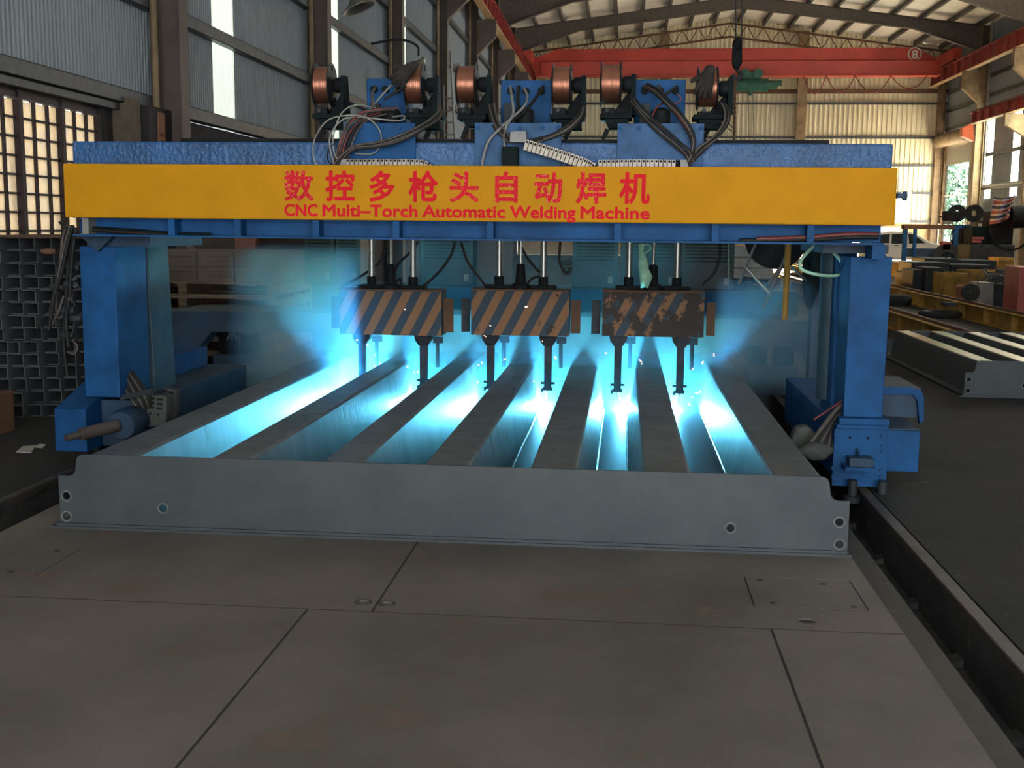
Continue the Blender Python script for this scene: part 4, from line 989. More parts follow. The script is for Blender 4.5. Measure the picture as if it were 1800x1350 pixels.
for k_ in range(4):
    c = at(996, 462+6*k_, HYD+.5); MB().tube([c+Vector((.045*math.cos(q), .03*math.sin(q), .02*math.sin(q))) for q in [2*math.pi*i/16 for i in range(17)]], .006, 5, cap=False).build('coil', 'rubber', hz)
# green rag tied to the right head's rod
rg = MB(); path = [(1128, 428), (1127, 440), (1130, 455), (1131, 470), (1136, 485), (1133, 505)]; V = []
for i, (px, py) in enumerate(path):
    w_ = (5, 4, 7, 8, 11, 6)[i]
    for j in range(5):
        u = j/4-.5; V.append(at(px+w_*2*u, py+abs(u)*3, HYD-.06+.02*math.cos(6*u+i)))
rg.add(V, [(i*5+j, i*5+j+1, (i+1)*5+j+1, (i+1)*5+j) for i in range(5) for j in range(4)])
o = rg.build('rag', 'rag', smooth=60); sm = o.modifiers.new('solid', 'SOLIDIFY'); sm.thickness = .008; tag(o, 'pale green rag tied round a rod above the right welding head', 'rag')
MB().tube(smoothpath([at(1128, 432, HYD-.05), at(1138, 430, HYD-.06), at(1144, 437, HYD-.06), at(1136, 444, HYD-.06), at(1128, 450, HYD-.05)], 6), .007, 6).build('knot_loop', 'rag', o)

# right under the gantry: yellow pipes, rods, hose loop, reel, chain
o = MB().cyl(at(1386, 420, 9.2), at(1379, 562, 9.2), .024, 12).build('yellow_pipe', 'yellowdull', smooth=40); tag(o, 'long yellow pipe hanging at the right under the gantry beam', 'pipe')
o = MB().cyl(at(1446, 500, 9.6), at(1443, 583, 9.6), .022, 12).build('orange_pipe', 'columntan', smooth=40); tag(o, 'short orange pipe end beside the right rear post', 'pipe')
t = thing('rod_stand', 'bare metal rod stand with crossing legs behind the yellow pipe', 'stand', at(1330, 545, 10.6))
for a, b in (((1330, 425), (1298, 500)), ((1308, 468), (1352, 516)), ((1388, 435), (1341, 544)), ((1392, 468), (1420, 495)), ((1372, 470), (1350, 500))):
    MB().cyl(at(a[0], a[1], 10.6), at(b[0], b[1], 10.6), .014, 8).build('rod', 'chrome', t, smooth=40)
o = MB().tube(smoothpath([at(*p) for p in ((1440, 425, 8.0), (1420, 443, 8.0), (1406, 462, 8.0), (1412, 475, 8.0), (1440, 483, 8.0), (1470, 484, 8.0), (1485, 474, 8.0), (1478, 458, 8.0), (1462, 440, 8.0), (1450, 425, 8.0))], 6), .012, 8).build('green_hose', 'hosegreen', smooth=70); tag(o, 'light green hose loop hanging below the right end of the beam', 'hose')
t = thing('hose_reel', 'large dark round reel standing between the yellow pipe and the right post', 'reel', at(1430, 545, 10.5))
c = at(1432, 466, 10.5)
for dx in (-.05, .09): MB().lathe([(dx, .05), (dx, .38), (dx+.02, .40), (dx+.035, .38), (dx+.035, .05)], c, 'x', 36).build('reel_flange', 'black', t, smooth=40)
MB().lathe([(-.03, .26), (.09, .26)], c, 'x', 32).build('reel_drum', 'darksteel', t, smooth=40)
MB().box(c.x+.13, c.x+.30, c.y-.1, c.y+.3, c.z-.3, c.z+.35).build('reel_gearbox', 'bluedark', t)
MB().box(c.x+.0, c.x+.2, c.y+.05, c.y+.2, .0, c.z-.3).build('reel_stand', 'bluedark', t)
o = MB().lathe([(-.06, .05), (-.06, .28), (.06, .28), (.06, .05)], at(1364, 420, 10.9), 'y', 30).build('dark_ring', 'black', smooth=40); tag(o, 'dark round ring hanging under the beam left of the yellow pipe', 'tyre')  # plain dark ring stands in for a round reel; no tyre hangs here
t = thing('thin_chain', 'thin steel chain hanging beside the tall black power source', 'chain', at(1281, 490, 11.6))
l2 = MB().tube([(.009*math.cos(a), 0, .017*math.sin(a)) for a in [2*math.pi*i/8 for i in range(9)]], .004, 4, cap=False).mesh('chain_link', 'greymetal')
for i in range(20): inst('chain_link', l2, at(1281, 425, 11.6).lerp(at(1281, 502, 11.6), i/19), t, (0, 0, math.pi/2*(i % 2)+.3))
t = thing('cable_tangle', 'tangle of thin black cables lying on the rear frame', 'cables', at(1310, 508, 11.7))
for k_ in range(6):
    rr = random.Random(k_+20); p = [at(1285+rr.uniform(0, 70), 488+rr.uniform(0, 22), 11.7+rr.uniform(-.1, .1)) for _ in range(6)]
    MB().tube(smoothpath(p, 6), .008, 5).build('cable', 'black', t, smooth=70)
# grey stacked sections seen through the gap
for k_, y_ in enumerate((444, 463, 482)):
    a, b = at(1283, y_+8, 17.0), at(1347, y_-9, 17.0)
    o = MB().prism([(a.x-.3, a.z), (b.x+.1, a.z), (b.x+.1, b.z), (b.x+.02, b.z+.012), (a.x-.3, b.z)], 17, 18.2, 'y').build('steel_section', 'greymetal', bevel=.015)
    tag(o, ['topmost', 'middle', 'lowest'][k_]+' grey steel section of the stack seen behind the chain', 'steel section', 'grey sections behind the chain')
a = at(1283, 491, 17.0); o = MB().box(a.x-.3, a.x+.7, 17.05, 18.2, 0, a.z-.002).build('trestle', 'rust'); tag(o, 'rusty trestle block carrying the grey steel sections', 'trestle')

# dark hydraulic units standing by the tracks behind the gantry
def unit(label, px, py, Y, s, X=None):
    p = atz(px, py, 0); t = thing('hydraulic_unit', label, 'hydraulic unit', p)
    MB().box(p.x-.22*s, p.x+.22*s, p.y-.2, p.y+.3, 0, .26*s).build('tank', 'bluedark', t, bevel=.01)
    MB().cyl((p.x-.12*s, p.y, .261*s), (p.x-.12*s, p.y, .5*s), .09*s, 16).build('motor', 'black', t, smooth=40)
    MB().box(p.x+.02*s, p.x+.2*s, p.y-.08, p.y+.12, .261*s, .62*s).build('valve_block', 'black', t, bevel=.01)
    for k_ in range(3): MB().tube(smoothpath([(p.x-.1*s+.05*k_, p.y-.1, .4*s), (p.x+.0, p.y-.22, .5*s), (p.x+.08*s+.04*k_, p.y-.1, .45*s)], 6), .012, 6).build('pipe', 'greymetal', t, smooth=60)
    MB().cyl((p.x+.11*s, p.y-.081, .5*s), (p.x+.11*s, p.y-.10, .5*s), .035*s, 14).build('gauge', 'white', t)
unit('dark hydraulic unit with pipes left of the welded panel', 425, 668, 0, 1.15)
unit('dark hydraulic unit right of the welded panel', 1352, 690, 0, 1.15)
o = MB().prism([(0, 0), (.34, 0), (.34, .03), (.31, .03), (.31, .10), (.34, .10), (.34, .13), (0, .13), (0, .10), (.03, .10), (.03, .03), (0, .03)], 0, 3.2, 'y').build('flange_beam', 'steelrib')
o.location = (atz(473, 640, .3).x-.1, atz(473, 640, .3).y, .17); o.rotation_euler = (0, 0, -.03); tag(o, 'pale steel beam on blocks beyond the panel at the left', 'beam')
for k_ in range(2):
    b_ = MB().box(-.1, .44, .3+2.2*k_, .42+2.2*k_, -.17, -.001).build('block', 'darksteel'); b_.parent = o; b_.location = (.1*0, 0, .0) if False else b_.location-Vector((0, 0, 0))
t = thing('floor_cable_chain', 'ribbed cable chain lying along the right side of the panel', 'cable chain', (1.2, 10.6, 0))
for k_ in range(26):
    y = 9.7+.1*k_; MB().box(1.12, 1.2, y, y+.08, .001, .16).build('link', 'darksteel', t)
    MB().box(1.115, 1.119, y+.03, y+.05, .04, .12).build('pin', 'greymetal', t)

# left side: perforated terminal plates, cables, hanging hoses
def terminal(label, q, slots, Y):
    P = [at(x, y, Y) for x, y in q]
    t = thing('terminal_box', label, 'terminal box', (P[0].x, Y, min(p.z for p in P)))
    MB().prism([(p.x, p.z) for p in P], Y, Y+.07, 'y').build('cover', 'white' if False else 'bag', t, bevel=.005)
    for x, y, w_ in slots:
        c = at(x, y, Y-.001); MB().box(c.x-w_*.5, c.x+w_*.5, Y-.004, Y-.0005, c.z-.008, c.z+.008).build('slot', 'black', t)
terminal('pale terminal box with rows of black slots beside the left post', [(250, 752), (253, 694), (293, 697), (291, 748)], [(267, 700, .04), (281, 702, .04), (267, 708, .04), (281, 710, .04), (266, 716, .04), (280, 718, .04), (264, 727, .015), (278, 729, .015)], 7.7)
terminal('dark terminal box standing behind the pale one', [(284, 740), (287, 681), (310, 687), (309, 738)], [(291, 687, .03), (301, 690, .03), (288, 694, .03)], 8.1)
t = thing('cable_bundle', 'dark cables fanning from the left post to the terminal boxes', 'cables', at(235, 700, 7.7))
for k_ in range(9):
    MB().tube(smoothpath([at(216+2*k_, 668-2*k_, 7.75), at(224+3*k_, 690-2*k_, 7.7), at(238+3*k_, 712-2*k_, 7.68), at(252+2*k_, 735-2*k_, 7.72)], 6), .010, 7).build('cable', 'rubber' if k_ % 3 else 'rubberbrown', t, smooth=70)
MB().bar(at(212, 699, 7.65), at(270, 687, 7.65), .02, .035).build('clip_bar', 'darksteel', t)
t = thing('hose_bundle', 'hanging bundle of brown hoses and couplings on the left end of the gantry', 'hoses', at(110, 560, 7.6))
for k_, pts in enumerate(([(128, 396), (118, 430), (108, 480), (95, 520), (86, 580)], [(124, 396), (112, 440), (100, 500), (90, 540), (92, 570)], [(130, 400), (122, 450), (116, 520), (112, 600), (118, 660)], [(118, 396), (110, 420), (106, 470), (98, 530), (102, 560)], [(133, 400), (126, 460), (122, 520), (116, 560), (120, 610)], [(112, 520), (104, 545), (94, 565), (87, 578)], [(104, 390), (118, 405), (126, 430), (120, 470)], [(128, 598), (136, 610), (130, 622), (118, 618)])):
    MB().tube(smoothpath([at(x, y, 7.55+.03*(k_ % 4)) for x, y in pts], 6), .013 if k_ < 5 else .009, 7).build('hose', 'rubberbrown' if k_ % 2 else 'rubber', t, smooth=70)
for px, py, r in ((86, 442, .022), (126, 500, .035), (120, 545, .04), (128, 470, .03), (118, 590, .03), (100, 505, .025), (132, 560, .03)):
    c = at(px, py, 7.62); MB().lathe([(-.05, .0), (-.05, r*.7), (-.02, r), (.02, r), (.05, r*.6), (.05, 0)], c, 'x', 12).build('coupling', 'rust' if py == 442 else 'darksteel', t, smooth=40)
for px, py in ((130, 505), (127, 492), (119, 528), (103, 560)):
    c = at(px, py, 7.5); MB().cyl(c, c+Vector((.03, 0, .015)), .010, 8).build('brass_fitting', 'chrome', t)
# right: cable bundle in a cloth bag
t = thing('cable_bundle', 'bundle of thick black cables coming out of the right post foot', 'cables', at(1440, 760, 7.5))
for k_ in range(8):
    MB().tube(smoothpath([at(1486, 705+5*k_, 7.75), at(1468-k_, 722+4*k_, 7.6), at(1445+2*k_, 752+3*k_, 7.5), at(1420+6*k_, 785+1.2*k_, 7.45)], 6), .015, 8).build('cable', 'rubber' if k_ % 3 else 'rubberbrown', t, smooth=70)
MB().tube(smoothpath([at(1486, 700, 7.7), at(1460, 718, 7.6), at(1430, 738, 7.55)], 6), .006, 6).build('cable', 'rubberred', t, smooth=70)
bg = MB(); c = at(1434, 788, 7.42); n1, n2 = 18, 9; V = []
for i in range(n2):
    ph = math.pi*i/(n2-1)
    for j in range(n1):
        th = 2*math.pi*j/n1; wob = 1+.16*math.sin(3*th+i)+.12*math.sin(5*th-i)
        V.append((c.x+.10*math.sin(ph)*math.cos(th)*wob, c.y+.10*math.sin(ph)*math.sin(th)*wob, c.z+.06*math.cos(ph)-.02))
bg.add(V, [(i*n1+j, i*n1+(j+1) % n1, (i+1)*n1+(j+1) % n1, (i+1)*n1+j) for i in range(n2-1) for j in range(n1)])
tag(bg.build('cloth_bag', 'bag', smooth=80), 'crumpled grey cloth bag wrapped round the cables at the right post', 'bag')
q = [at(*p, 7.62) for p in ((1398, 752), (1388, 778), (1412, 800), (1445, 795), (1432, 760), (1420, 748))]
tag(MB().prism([(p.x, p.z) for p in q], 7.6, 7.72, 'y').build('canvas_pouch', 'bag', bevel=.02), 'flat grey canvas pouch behind the cloth bag at the right post', 'pouch')

# ================================================================ LEFT BACKGROUND
# stack of channel sections, ends towards the camera
cw, chh, th = .128, .112, .009
cm = MB(); cm.prism([(cw/2-th, 0), (cw/2, 0), (cw/2, chh-.004), (-cw/2, chh-.004), (-cw/2, chh-.004-th), (cw/2-th, chh-.004-th), (cw/2-th, th), (-cw/2+.02, th), (-cw/2+.02, 0)], 0, 1.15, 'y')
cmesh = cm.mesh('steel_channel', 'channel')
rr = random.Random(5)
lab_r = ['lowest', 'second', 'third', 'fourth', 'fifth', 'sixth', 'seventh', 'eighth', 'ninth', 'tenth', 'eleventh', 'twelfth', 'thirteenth', 'topmost']
lab_c = ['leftmost', 'second', 'third', 'fourth', 'fifth', 'sixth', 'rightmost']
for c_ in range(7):
    for r_ in range(14):
        o = inst('steel_channel', cmesh, (-5.52+c_*.131+rr.uniform(-.004, .004), 9.3+.05*c_+rr.uniform(-.05, .05), chh*r_))
        tag(o, '%s dark steel channel from the floor, %s column of the stack' % (lab_r[r_], lab_c[c_]), 'steel channel', 'stacked steel channels')
tag(MB().box(-5.62, -4.68, 9.2, 10.7, 14*chh, 14*chh+.012).build('cover_sheet', 'rust'), 'flat steel sheet lying on top of the channel stack', 'sheet')
p = atz(5, 800, 0); tag(MB().box(-5.55, -4.93, 8.2, 8.75, 0, .34).build('rusty_box', 'rust', bevel=.015), 'rusty steel box on the floor before the channel stack', 'box')
for k_, (q, zz) in enumerate(((((28, 795), (40, 785), (63, 784), (55, 796)), .004), (((60, 786), (70, 781), (82, 782), (74, 788)), .004))):
    P = [atz(x, y, zz) for x, y in q]
    o = MB().add([*P, *[p+Vector((0, 0, .004)) for p in P]], [(0, 1, 2, 3), (4, 5, 6, 7), (0, 1, 5, 4), (1, 2, 6, 5), (2, 3, 7, 6), (3, 0, 4, 7)]).build('waste_paper', 'paper')
    tag(o, ['larger', 'smaller'][k_]+' scrap of white paper on the dark floor left of the gantry', 'paper')

# pallets with cartons
PX0, PX1, PY0, PY1 = -6.0, -4.05, 13.0, 14.6
def pallet(z, label):
    t = thing('wooden_pallet', label, 'pallet', ((PX0+PX1)/2, (PY0+PY1)/2, z), 'stacked wooden pallets')
    for k_ in range(7):
        y = PY0+(PY1-PY0-.1)*k_/6; MB().box(PX0, PX1, y, y+.1, z+.145, z+.168).build('top_board', 'wood', t)
    for x in (PX0, (PX0+PX1)/2-.2, PX1-.10):
        MB().box(x, x+.10, PY0+.01, PY1-.01, z+.024, z+.144).build('stringer', 'wood', t)
    for y in (PY0, (PY0+PY1)/2, PY1-.1): MB().box(PX0, PX1, y, y+.1, z, z+.023).build('bottom_board', 'wood', t)
for k_ in range(6): pallet(.17*k_, ['lowest wooden pallet of the stack at the left', 'second wooden pallet from the floor', 'third wooden pallet from the floor', 'fourth wooden pallet from the floor', 'wooden pallet just below the topmost one', 'topmost wooden pallet, carrying the cartons'][k_])
zc0 = .17*5+.17; bw, bh, bd = .455, .178, .31
box_me = MB().box(0, bw-.012, 0, bd-.01, 0, bh-.004).mesh('carton', 'card')
line_me = MB().box(.13, .40, -.0012, -.0004, .115, .121).box(.13, .36, -.0012, -.0004, .09, .094).box(.13, .40, -.0012, -.0004, .06, .064).mesh('print_line', 'masonry')
cid = 0
for i in range(4):
    for j in range(5):
        for l_ in range(2):
            x = PX1-.03-bw*(i+1); o = inst('carton', box_me, (x, PY0+.02+bd*j, zc0+bh*l_))
            where = ['front', 'second', 'third', 'fourth', 'rear'][j]
            tag(o, '%s-layer grey-brown carton, %s row, %s from the right on the pallet' % (['lower', 'upper'][l_], where, ['first', 'second', 'third', 'fourth'][i]), 'carton', 'cartons on the pallet')
            if j == 0: q = inst('print_line', line_me, o.location, None); q.parent = o; q.location = (0, 0, 0)
a = at(412, 430, 15.2)
o = MB().box(a.x, a.x+.3, 15.2, 15.6, 0, a.z+.25).build('red_carton', 'cardred', bevel=.01); tag(o, 'tall reddish carton behind the pallet of cartons', 'carton')
o = MB().box(a.x+.35, a.x+1.4, 15.3, 15.8, 0, a.z+.2).build('tall_cabinet', 'masonry', bevel=.01); tag(o, 'dark cabinet behind the right end of the carton pallet', 'cabinet')

# ================================================================ RIGHT BACKGROUND
def track(x, y0, y1, label):
    t = thing('beam_track', label, 'track', (x, (y0+y1)/2, 0), 'yellow beam tracks on the floor')
    MB().box(x-.008, x+.008, y0, y1, .02, .285).build('web', 'yellowdull', t)
    MB().box(x-.13, x+.13, y0, y1, 0, .02).build('bottom_flange', 'yellowdull', t)
    MB().box(x-.13, x+.13, y0, y1, .285, .305).build('top_flange', 'yellowdull', t)
    MB().box(x-.035, x+.035, y0, y1, .305, .35).build('rail', 'rust', t)
    y = y0+.6
    while y < y1:
        MB().box(x-.125, x+.125, y, y+.02, .021, .284).build('stiffener', 'yellowdull', t); y += 1.55
track(4.76, 16.0, 44, 'nearest yellow beam track on the floor behind the right panel')
track(6.78, 16.5, 46, 'middle yellow beam track on the floor at the right')
track(8.5, 20, 27.3, 'farthest yellow beam track, before the steel blocks')
def gb(name, mat, px0, px1, py0, py1, Y, d, label, cat, group=None, bevel=.02, base=0):
    a, b = at(px0, py1, Y), at(px1, py0, Y)
    z0 = a.z if base is None else base
    o = MB().box(a.x, b.x, Y, Y+d, max(z0, 0.001), b.z).build(name, mat, bevel=bevel); return tag(o, label, cat, group)
gb('steel_block', 'darksteel', 1604, 1626, 474, 505, 29, 1.2, 'dark steel block at the left of the pile beyond the tracks', 'steel block', base=0)
gb('steel_block', 'darksteel', 1627, 1661, 471, 506, 28.6, 1.2, 'wide dark steel block in the middle of the pile beyond the tracks', 'steel block', base=0)
gb('steel_block', 'darksteel', 1588, 1602, 478, 495, 31, 1.0, 'small dark steel block at the left edge of the pile', 'steel block', base=0)
for k_, (a, b, c, d, Y) in enumerate(((1602, 1670, 462, 470, 32), (1625, 1685, 455, 461, 34), (1672, 1742, 466, 474, 32.6), (1690, 1752, 458, 464, 34.4), (1735, 1765, 462, 470, 36.2))):
    gb('steel_plate', 'darksteel', a, b, c, d, Y, 1.5, '%s flat dark steel plate stacked before the blue workbench' % ['leftmost', 'upper left', 'middle', 'upper right', 'rightmost'][k_], 'steel plate', 'flat plates before the workbench')
def crate(px0, px1, py0, py1, Y, d, label):
    a, b = at(px0, py1, Y), at(px1, py0, Y); z0 = .001; t = thing('yellow_crate', label, 'crate', ((a.x+b.x)/2, Y+d/2, z0))
    th_ = .05
    MB().box(a.x, b.x, Y, Y+th_, z0, b.z).build('front', 'yellowdull', t); MB().box(a.x, b.x, Y+d-th_, Y+d, z0, b.z).build('back', 'yellowdull', t)
    MB().box(a.x, a.x+th_, Y+th_, Y+d-th_, z0, b.z).build('side', 'yellowdull', t); MB().box(b.x-th_, b.x, Y+th_, Y+d-th_, z0, b.z).build('side', 'yellowdull', t)
    MB().box(a.x+th_, b.x-th_, Y+th_, Y+d-th_, z0, z0+.05).build('base', 'yellowdull', t)
    MB().box(a.x+.05, b.x-.05, Y-.03, Y, b.z-.12, b.z-.06).build('rim', 'yellowdull', t)
crate(1661, 1702, 481, 508, 27.5, 1.3, 'yellow steel crate between the dark blocks and the hand cart')
crate(1703, 1800, 477, 496, 31.0, 1.2, 'long yellow steel crate behind the hand cart')
crate(1755, 1783, 453, 466, 36, 1.0, 'small yellow crate beside the dark machine')
crate(1566, 1584, 462, 486, 44, 1.0, 'yellow crate end beside the right gantry post')
# hand cart
t = thing('hand_cart', 'small red hand cart with a wire handle beside the yellow track', 'cart', at(1703, 527, 23)); Yc = 23
MB().prism([(at(x, y, Yc).x, at(x, y, Yc).z) for x, y in ((1692, 524), (1690, 505), (1697, 500), (1699, 522))], Yc, Yc+.4, 'y').build('side_panel', 'redbox', t)
MB().lathe([(-.04, .02), (-.04, .17), (.04, .17), (.04, .02)], at(1706, 514, Yc-.05), 'y', 22).build('wheel', 'tyre', t, smooth=40)
MB().box(at(1697, 0, Yc).x, at(1716, 0, Yc).x, Yc, Yc+.4, at(0, 524, Yc).z+.15, at(0, 524, Yc).z+.22).build('bed', 'darksteel', t)
MB().tube([at(1702, 505, Yc), at(1702, 484, Yc), at(1719, 485, Yc), at(1719, 505, Yc)], .012, 6).build('handle', 'rust', t)
# pile of offcuts in a bin
a, b = at(1746, 531, 24), at(1790, 500, 24)
t = thing('scrap_bin', 'dark bin heaped with grey offcuts at the right edge', 'bin', ((a.x+b.x)/2, 24.4, 0))
MB().box(a.x, b.x, 24, 24.9, 0, b.z).build('bin', 'darksteel', t, bevel=.02)
rr = random.Random(11)
for i in range(34):
    c = Vector((rr.uniform(a.x, b.x), rr.uniform(24, 24.8), b.z+.02+rr.uniform(0, .2))); d_ = Vector((rr.uniform(-1, 1), rr.uniform(-.5, .5), rr.uniform(-.4, .9))).normalized()*.13
    MB().bar(c-d_, c+d_, .05, .03).build('offcut', 'channel', t)
for k_ in range(4): gb('flat_bar', 'greymetal', 1722, 1747, 497+7*k_, 501+7*k_, 23.5+.05*k_, .6, '%s grey flat bar stacked left of the scrap bin' % ['topmost', 'upper', 'lower', 'lowest'][k_], 'flat bar', 'flat bars by the scrap bin', bevel=.005)
gb('red_cabinet', 'redbox', 1788, 1840, 470, 536, 21, .8, 'red steel cabinet cut off by the right picture edge', 'cabinet', base=0)
def tyre(px, py, label, r=.33, w_=.2):
    p = atz(px, py, 0); t = thing('tyre', label, 'tyre', p)
    MB().lathe([(.0, r*.55), (.0, r*.9), (w_*.3, r), (w_*.7, r), (w_, r*.9), (w_, r*.55), (0, r*.55)], p, 'z', 28).build('tread', 'tyre', t, smooth=40)
tyre(1573, 537, 'black tyre lying on the floor beside the right gantry post', .36, .24)
tyre(1652, 557, 'flat black tyre lying between the yellow tracks', .42, .12)

# white car near the far wall
CYc = 58.0
c0 = at(1560, 470, CYc).x
t = thing('car', 'white hatchback car parked near the far wall', 'car', (c0+1.6, CYc+.8, 0))
sc_ = 1.08
prof = [(-1.0, .25), (-1.05, .7), (-1.0, 1.0), (-.55, 1.45), (.1, 1.55), (1.1, 1.50), (1.9, 1.05), (2.9, .88), (3.25, .70), (3.3, .28)]
MB().prism([(c0+x*sc_, z*sc_) for x, z in prof], CYc, CYc+1.7, 'y').build('body', 'carwhite', t, bevel=.05)
for q in ([(.12, .98), (.12, 1.42), (.75, 1.44), (.82, .98)], [(.90, .98), (.84, 1.43), (1.10, 1.40), (1.62, 1.02)], [(-.75, 1.0), (-.5, 1.36), (.02, 1.42), (.02, 1.0)]):
    MB().prism([(c0+x*sc_, z*sc_) for x, z in q], CYc-.012, CYc, 'y').build('side_window', 'glassdark', t)
for x in (.25, 1.05): MB().box(c0+x*sc_, c0+(x+.18)*sc_, CYc-.03, CYc-.001, .88*sc_, .92*sc_).build('door_handle', 'black', t)
for x in (-.35, 2.35):
    MB().cyl((c0+x*sc_, CYc-.02, .32), (c0+x*sc_, CYc+.2, .32), .32, 24).build('wheel', 'tyre', t, smooth=40)
    MB().cyl((c0+x*sc_, CYc-.03, .32), (c0+x*sc_, CYc-.021, .32), .2, 16).build('hub', 'greymetal', t)
MB().box(c0+.83*sc_, c0+.835*sc_, CYc-.004, CYc-.001, .35, 1.45).build('door_gap', 'black', t)

# blue workbench frame with a pipe machine on it
WYb = 47.0
wp = lambda px, py: at(px, py, WYb)
t = thing('workbench', 'blue steel workbench frame with a brown top beam before the car', 'workbench', (wp(1670, 0).x, WYb+.5, 0))
for x0, x1 in ((1612, 1619), (1631, 1636)): MB().box(wp(x0, 0).x, wp(x1, 0).x, WYb, WYb+.2, 0, wp(1616, 397).z).build('post', 'blue', t)
MB().box(wp(1612, 0).x, wp(1704, 0).x, WYb-.02, WYb+.5, wp(0, 403).z if False else wp(1660, 403).z, wp(1660, 395).z).build('top_beam', 'rust', t)
MB().box(wp(1703, 0).x, wp(1711, 0).x, WYb, WYb+.3, 0, wp(1707, 395).z).build('post', 'blue', t)
MB().box(wp(1724, 0).x, wp(1734, 0).x, WYb, WYb+.3, 0, wp(1729, 395).z).build('post', 'blue', t)
MB().box(wp(1711, 0).x, wp(1724, 0).x, WYb, WYb+.3, wp(1717, 402).z, wp(1717, 395).z).build('cross_rail', 'blue', t)
MB().box(wp(1711, 0).x, wp(1724, 0).x, WYb+.25, WYb+.3, wp(1717, 452).z, wp(1717, 402).z).build('panel', 'rust', t)
MB().box(wp(1618, 0).x, wp(1700, 0).x, WYb+.1, WYb+.5, wp(1660, 452).z, wp(1660, 437).z).build('drawer_box', 'bluedark', t)
o = MB().lathe([(0, .3), (0, .62), (.12, .62), (.12, .3), (0, .3)], wp(1663, 456)-Vector((0, .2, 0)), 'y', 28).build('spare_tyre', 'tyre', smooth=40); tag(o, 'dark tyre leaning against the blue workbench', 'tyre')
o = MB().box(wp(1680, 0).x, wp(1697, 0).x, WYb-.2, WYb+.2, wp(1690, 441).z, wp(1690, 425).z).build('red_machine', 'redbox', bevel=.04); tag(o, 'small red machine standing on the blue workbench', 'machine')
t = thing('pipe_bender', 'dark machine with two wheels on top of the workbench beam', 'machine', wp(1697, 395))
for px in (1682, 1712): MB().lathe([(-.1, .12), (-.1, .34), (.1, .34), (.1, .12), (-.1, .12)], wp(px, 375), 'y', 24).build('wheel', 'black', t, smooth=40)
MB().box(wp(1682, 0).x, wp(1712, 0).x, WYb-.12, WYb+.3, wp(1697, 388).z, wp(1697, 371).z).build('body', 'black', t, bevel=.04)
MB().box(wp(1684, 0).x, wp(1700, 0).x, WYb-.05, WYb+.2, wp(1697, 394.5).z, wp(1697, 388).z).build('foot', 'greymetal', t)
MB().cyl(wp(1650, 381), wp(1684, 382), .03, 6).build('rod', 'darksteel', t)
MB().cyl(wp(1655, 384), wp(1684, 384), .02, 6).build('rod', 'darksteel', t)
t = thing('hanging_cable', 'thin black cables hanging inside the blue workbench frame', 'cables', wp(1675, 420))
for x in (1671, 1686, 1695): MB().tube(smoothpath([wp(x+8, 398), wp(x+2, 408), wp(x, 420), wp(x+3, 428)], 5), .025, 5).build('cable', 'black', t)
# big dark drilling machine at the right edge
Ym = 40.0; mp_ = lambda px, py: at(px, py, Ym)
t = thing('drill_press', 'big dark drilling machine at the right edge behind the striped cloth', 'machine', (mp_(1775, 0).x, Ym+.6, 0))
MB().box(mp_(1733, 0).x, mp_(1815, 0).x, Ym, Ym+1.4, 0, mp_(1770, 430).z).build('base', 'darksteel', t, bevel=.04)
MB().box(mp_(1736, 0).x, mp_(1772, 0).x, Ym+.1, Ym+1.0, mp_(1750, 430).z+.001, mp_(1750, 398).z).build('table', 'darkgreen', t, bevel=.03)
MB().box(mp_(1772, 0).x, mp_(1812, 0).x, Ym+.1, Ym+1.2, mp_(1790, 430).z+.001, mp_(1790, 372).z).build('column', 'black', t, bevel=.03)
MB().cyl(mp_(1776, 382), mp_(1812, 380), .38, 20).build('motor', 'black', t, smooth=40)
MB().lathe([(-.03, .62), (.03, .62), (.03, .68), (-.03, .68), (-.03, .62)], mp_(1778, 405), 'y', 28).build('hand_wheel', 'black', t, smooth=40)
MB().cyl(mp_(1781, 382)-Vector((0, .3, 0)), mp_(1781, 382), .06, 10).build('dial', 'white', t)
MB().cyl(mp_(1745, 405)-Vector((0, .02, 0)), mp_(1745, 405)+Vector((0, .1, 0)), .12, 16).build('port', 'black', t)
for k_ in range(2): MB().box(mp_(1736, 0).x, mp_(1757-5*k_, 0).x, Ym-.05, Ym-.005, mp_(1750, 421+6*k_).z, mp_(1750, 417+6*k_).z).build('tag_strip', 'clothB', t)
# striped cloth
Yk = 39.86
t = thing('striped_cloth', 'navy, red and white striped cloth hung over the drilling machine', 'cloth', at(1760, 396, Yk))
rows = 16; cls = 14; cuts = ['clothA', 'clothC', 'clothB', 'clothB', 'clothC', 'clothA', 'clothA', 'clothC', 'clothB', 'clothB', 'clothC', 'clothA', 'clothA', 'clothC', 'clothB', 'clothB']
def cp_(i, j):
    u = j/cls; v = i/rows
    x = 1746+(1786-1746)*u-(7*v if u < .9 else 16*v) ; y = 346+10*math.sin(u*3.1)*.4-4*u+48*v-(10*v*u)
    return at(x, y, Yk+.12*math.sin(u*11+v*2))
for i in range(rows):
    m = MB(); m.add([cp_(i, j) for j in range(cls+1)]+[cp_(i+1, j) for j in range(cls+1)], [(j, j+1, cls+2+j, cls+1+j) for j in range(cls)])
    m.build('stripe', cuts[i], t, smooth=60)

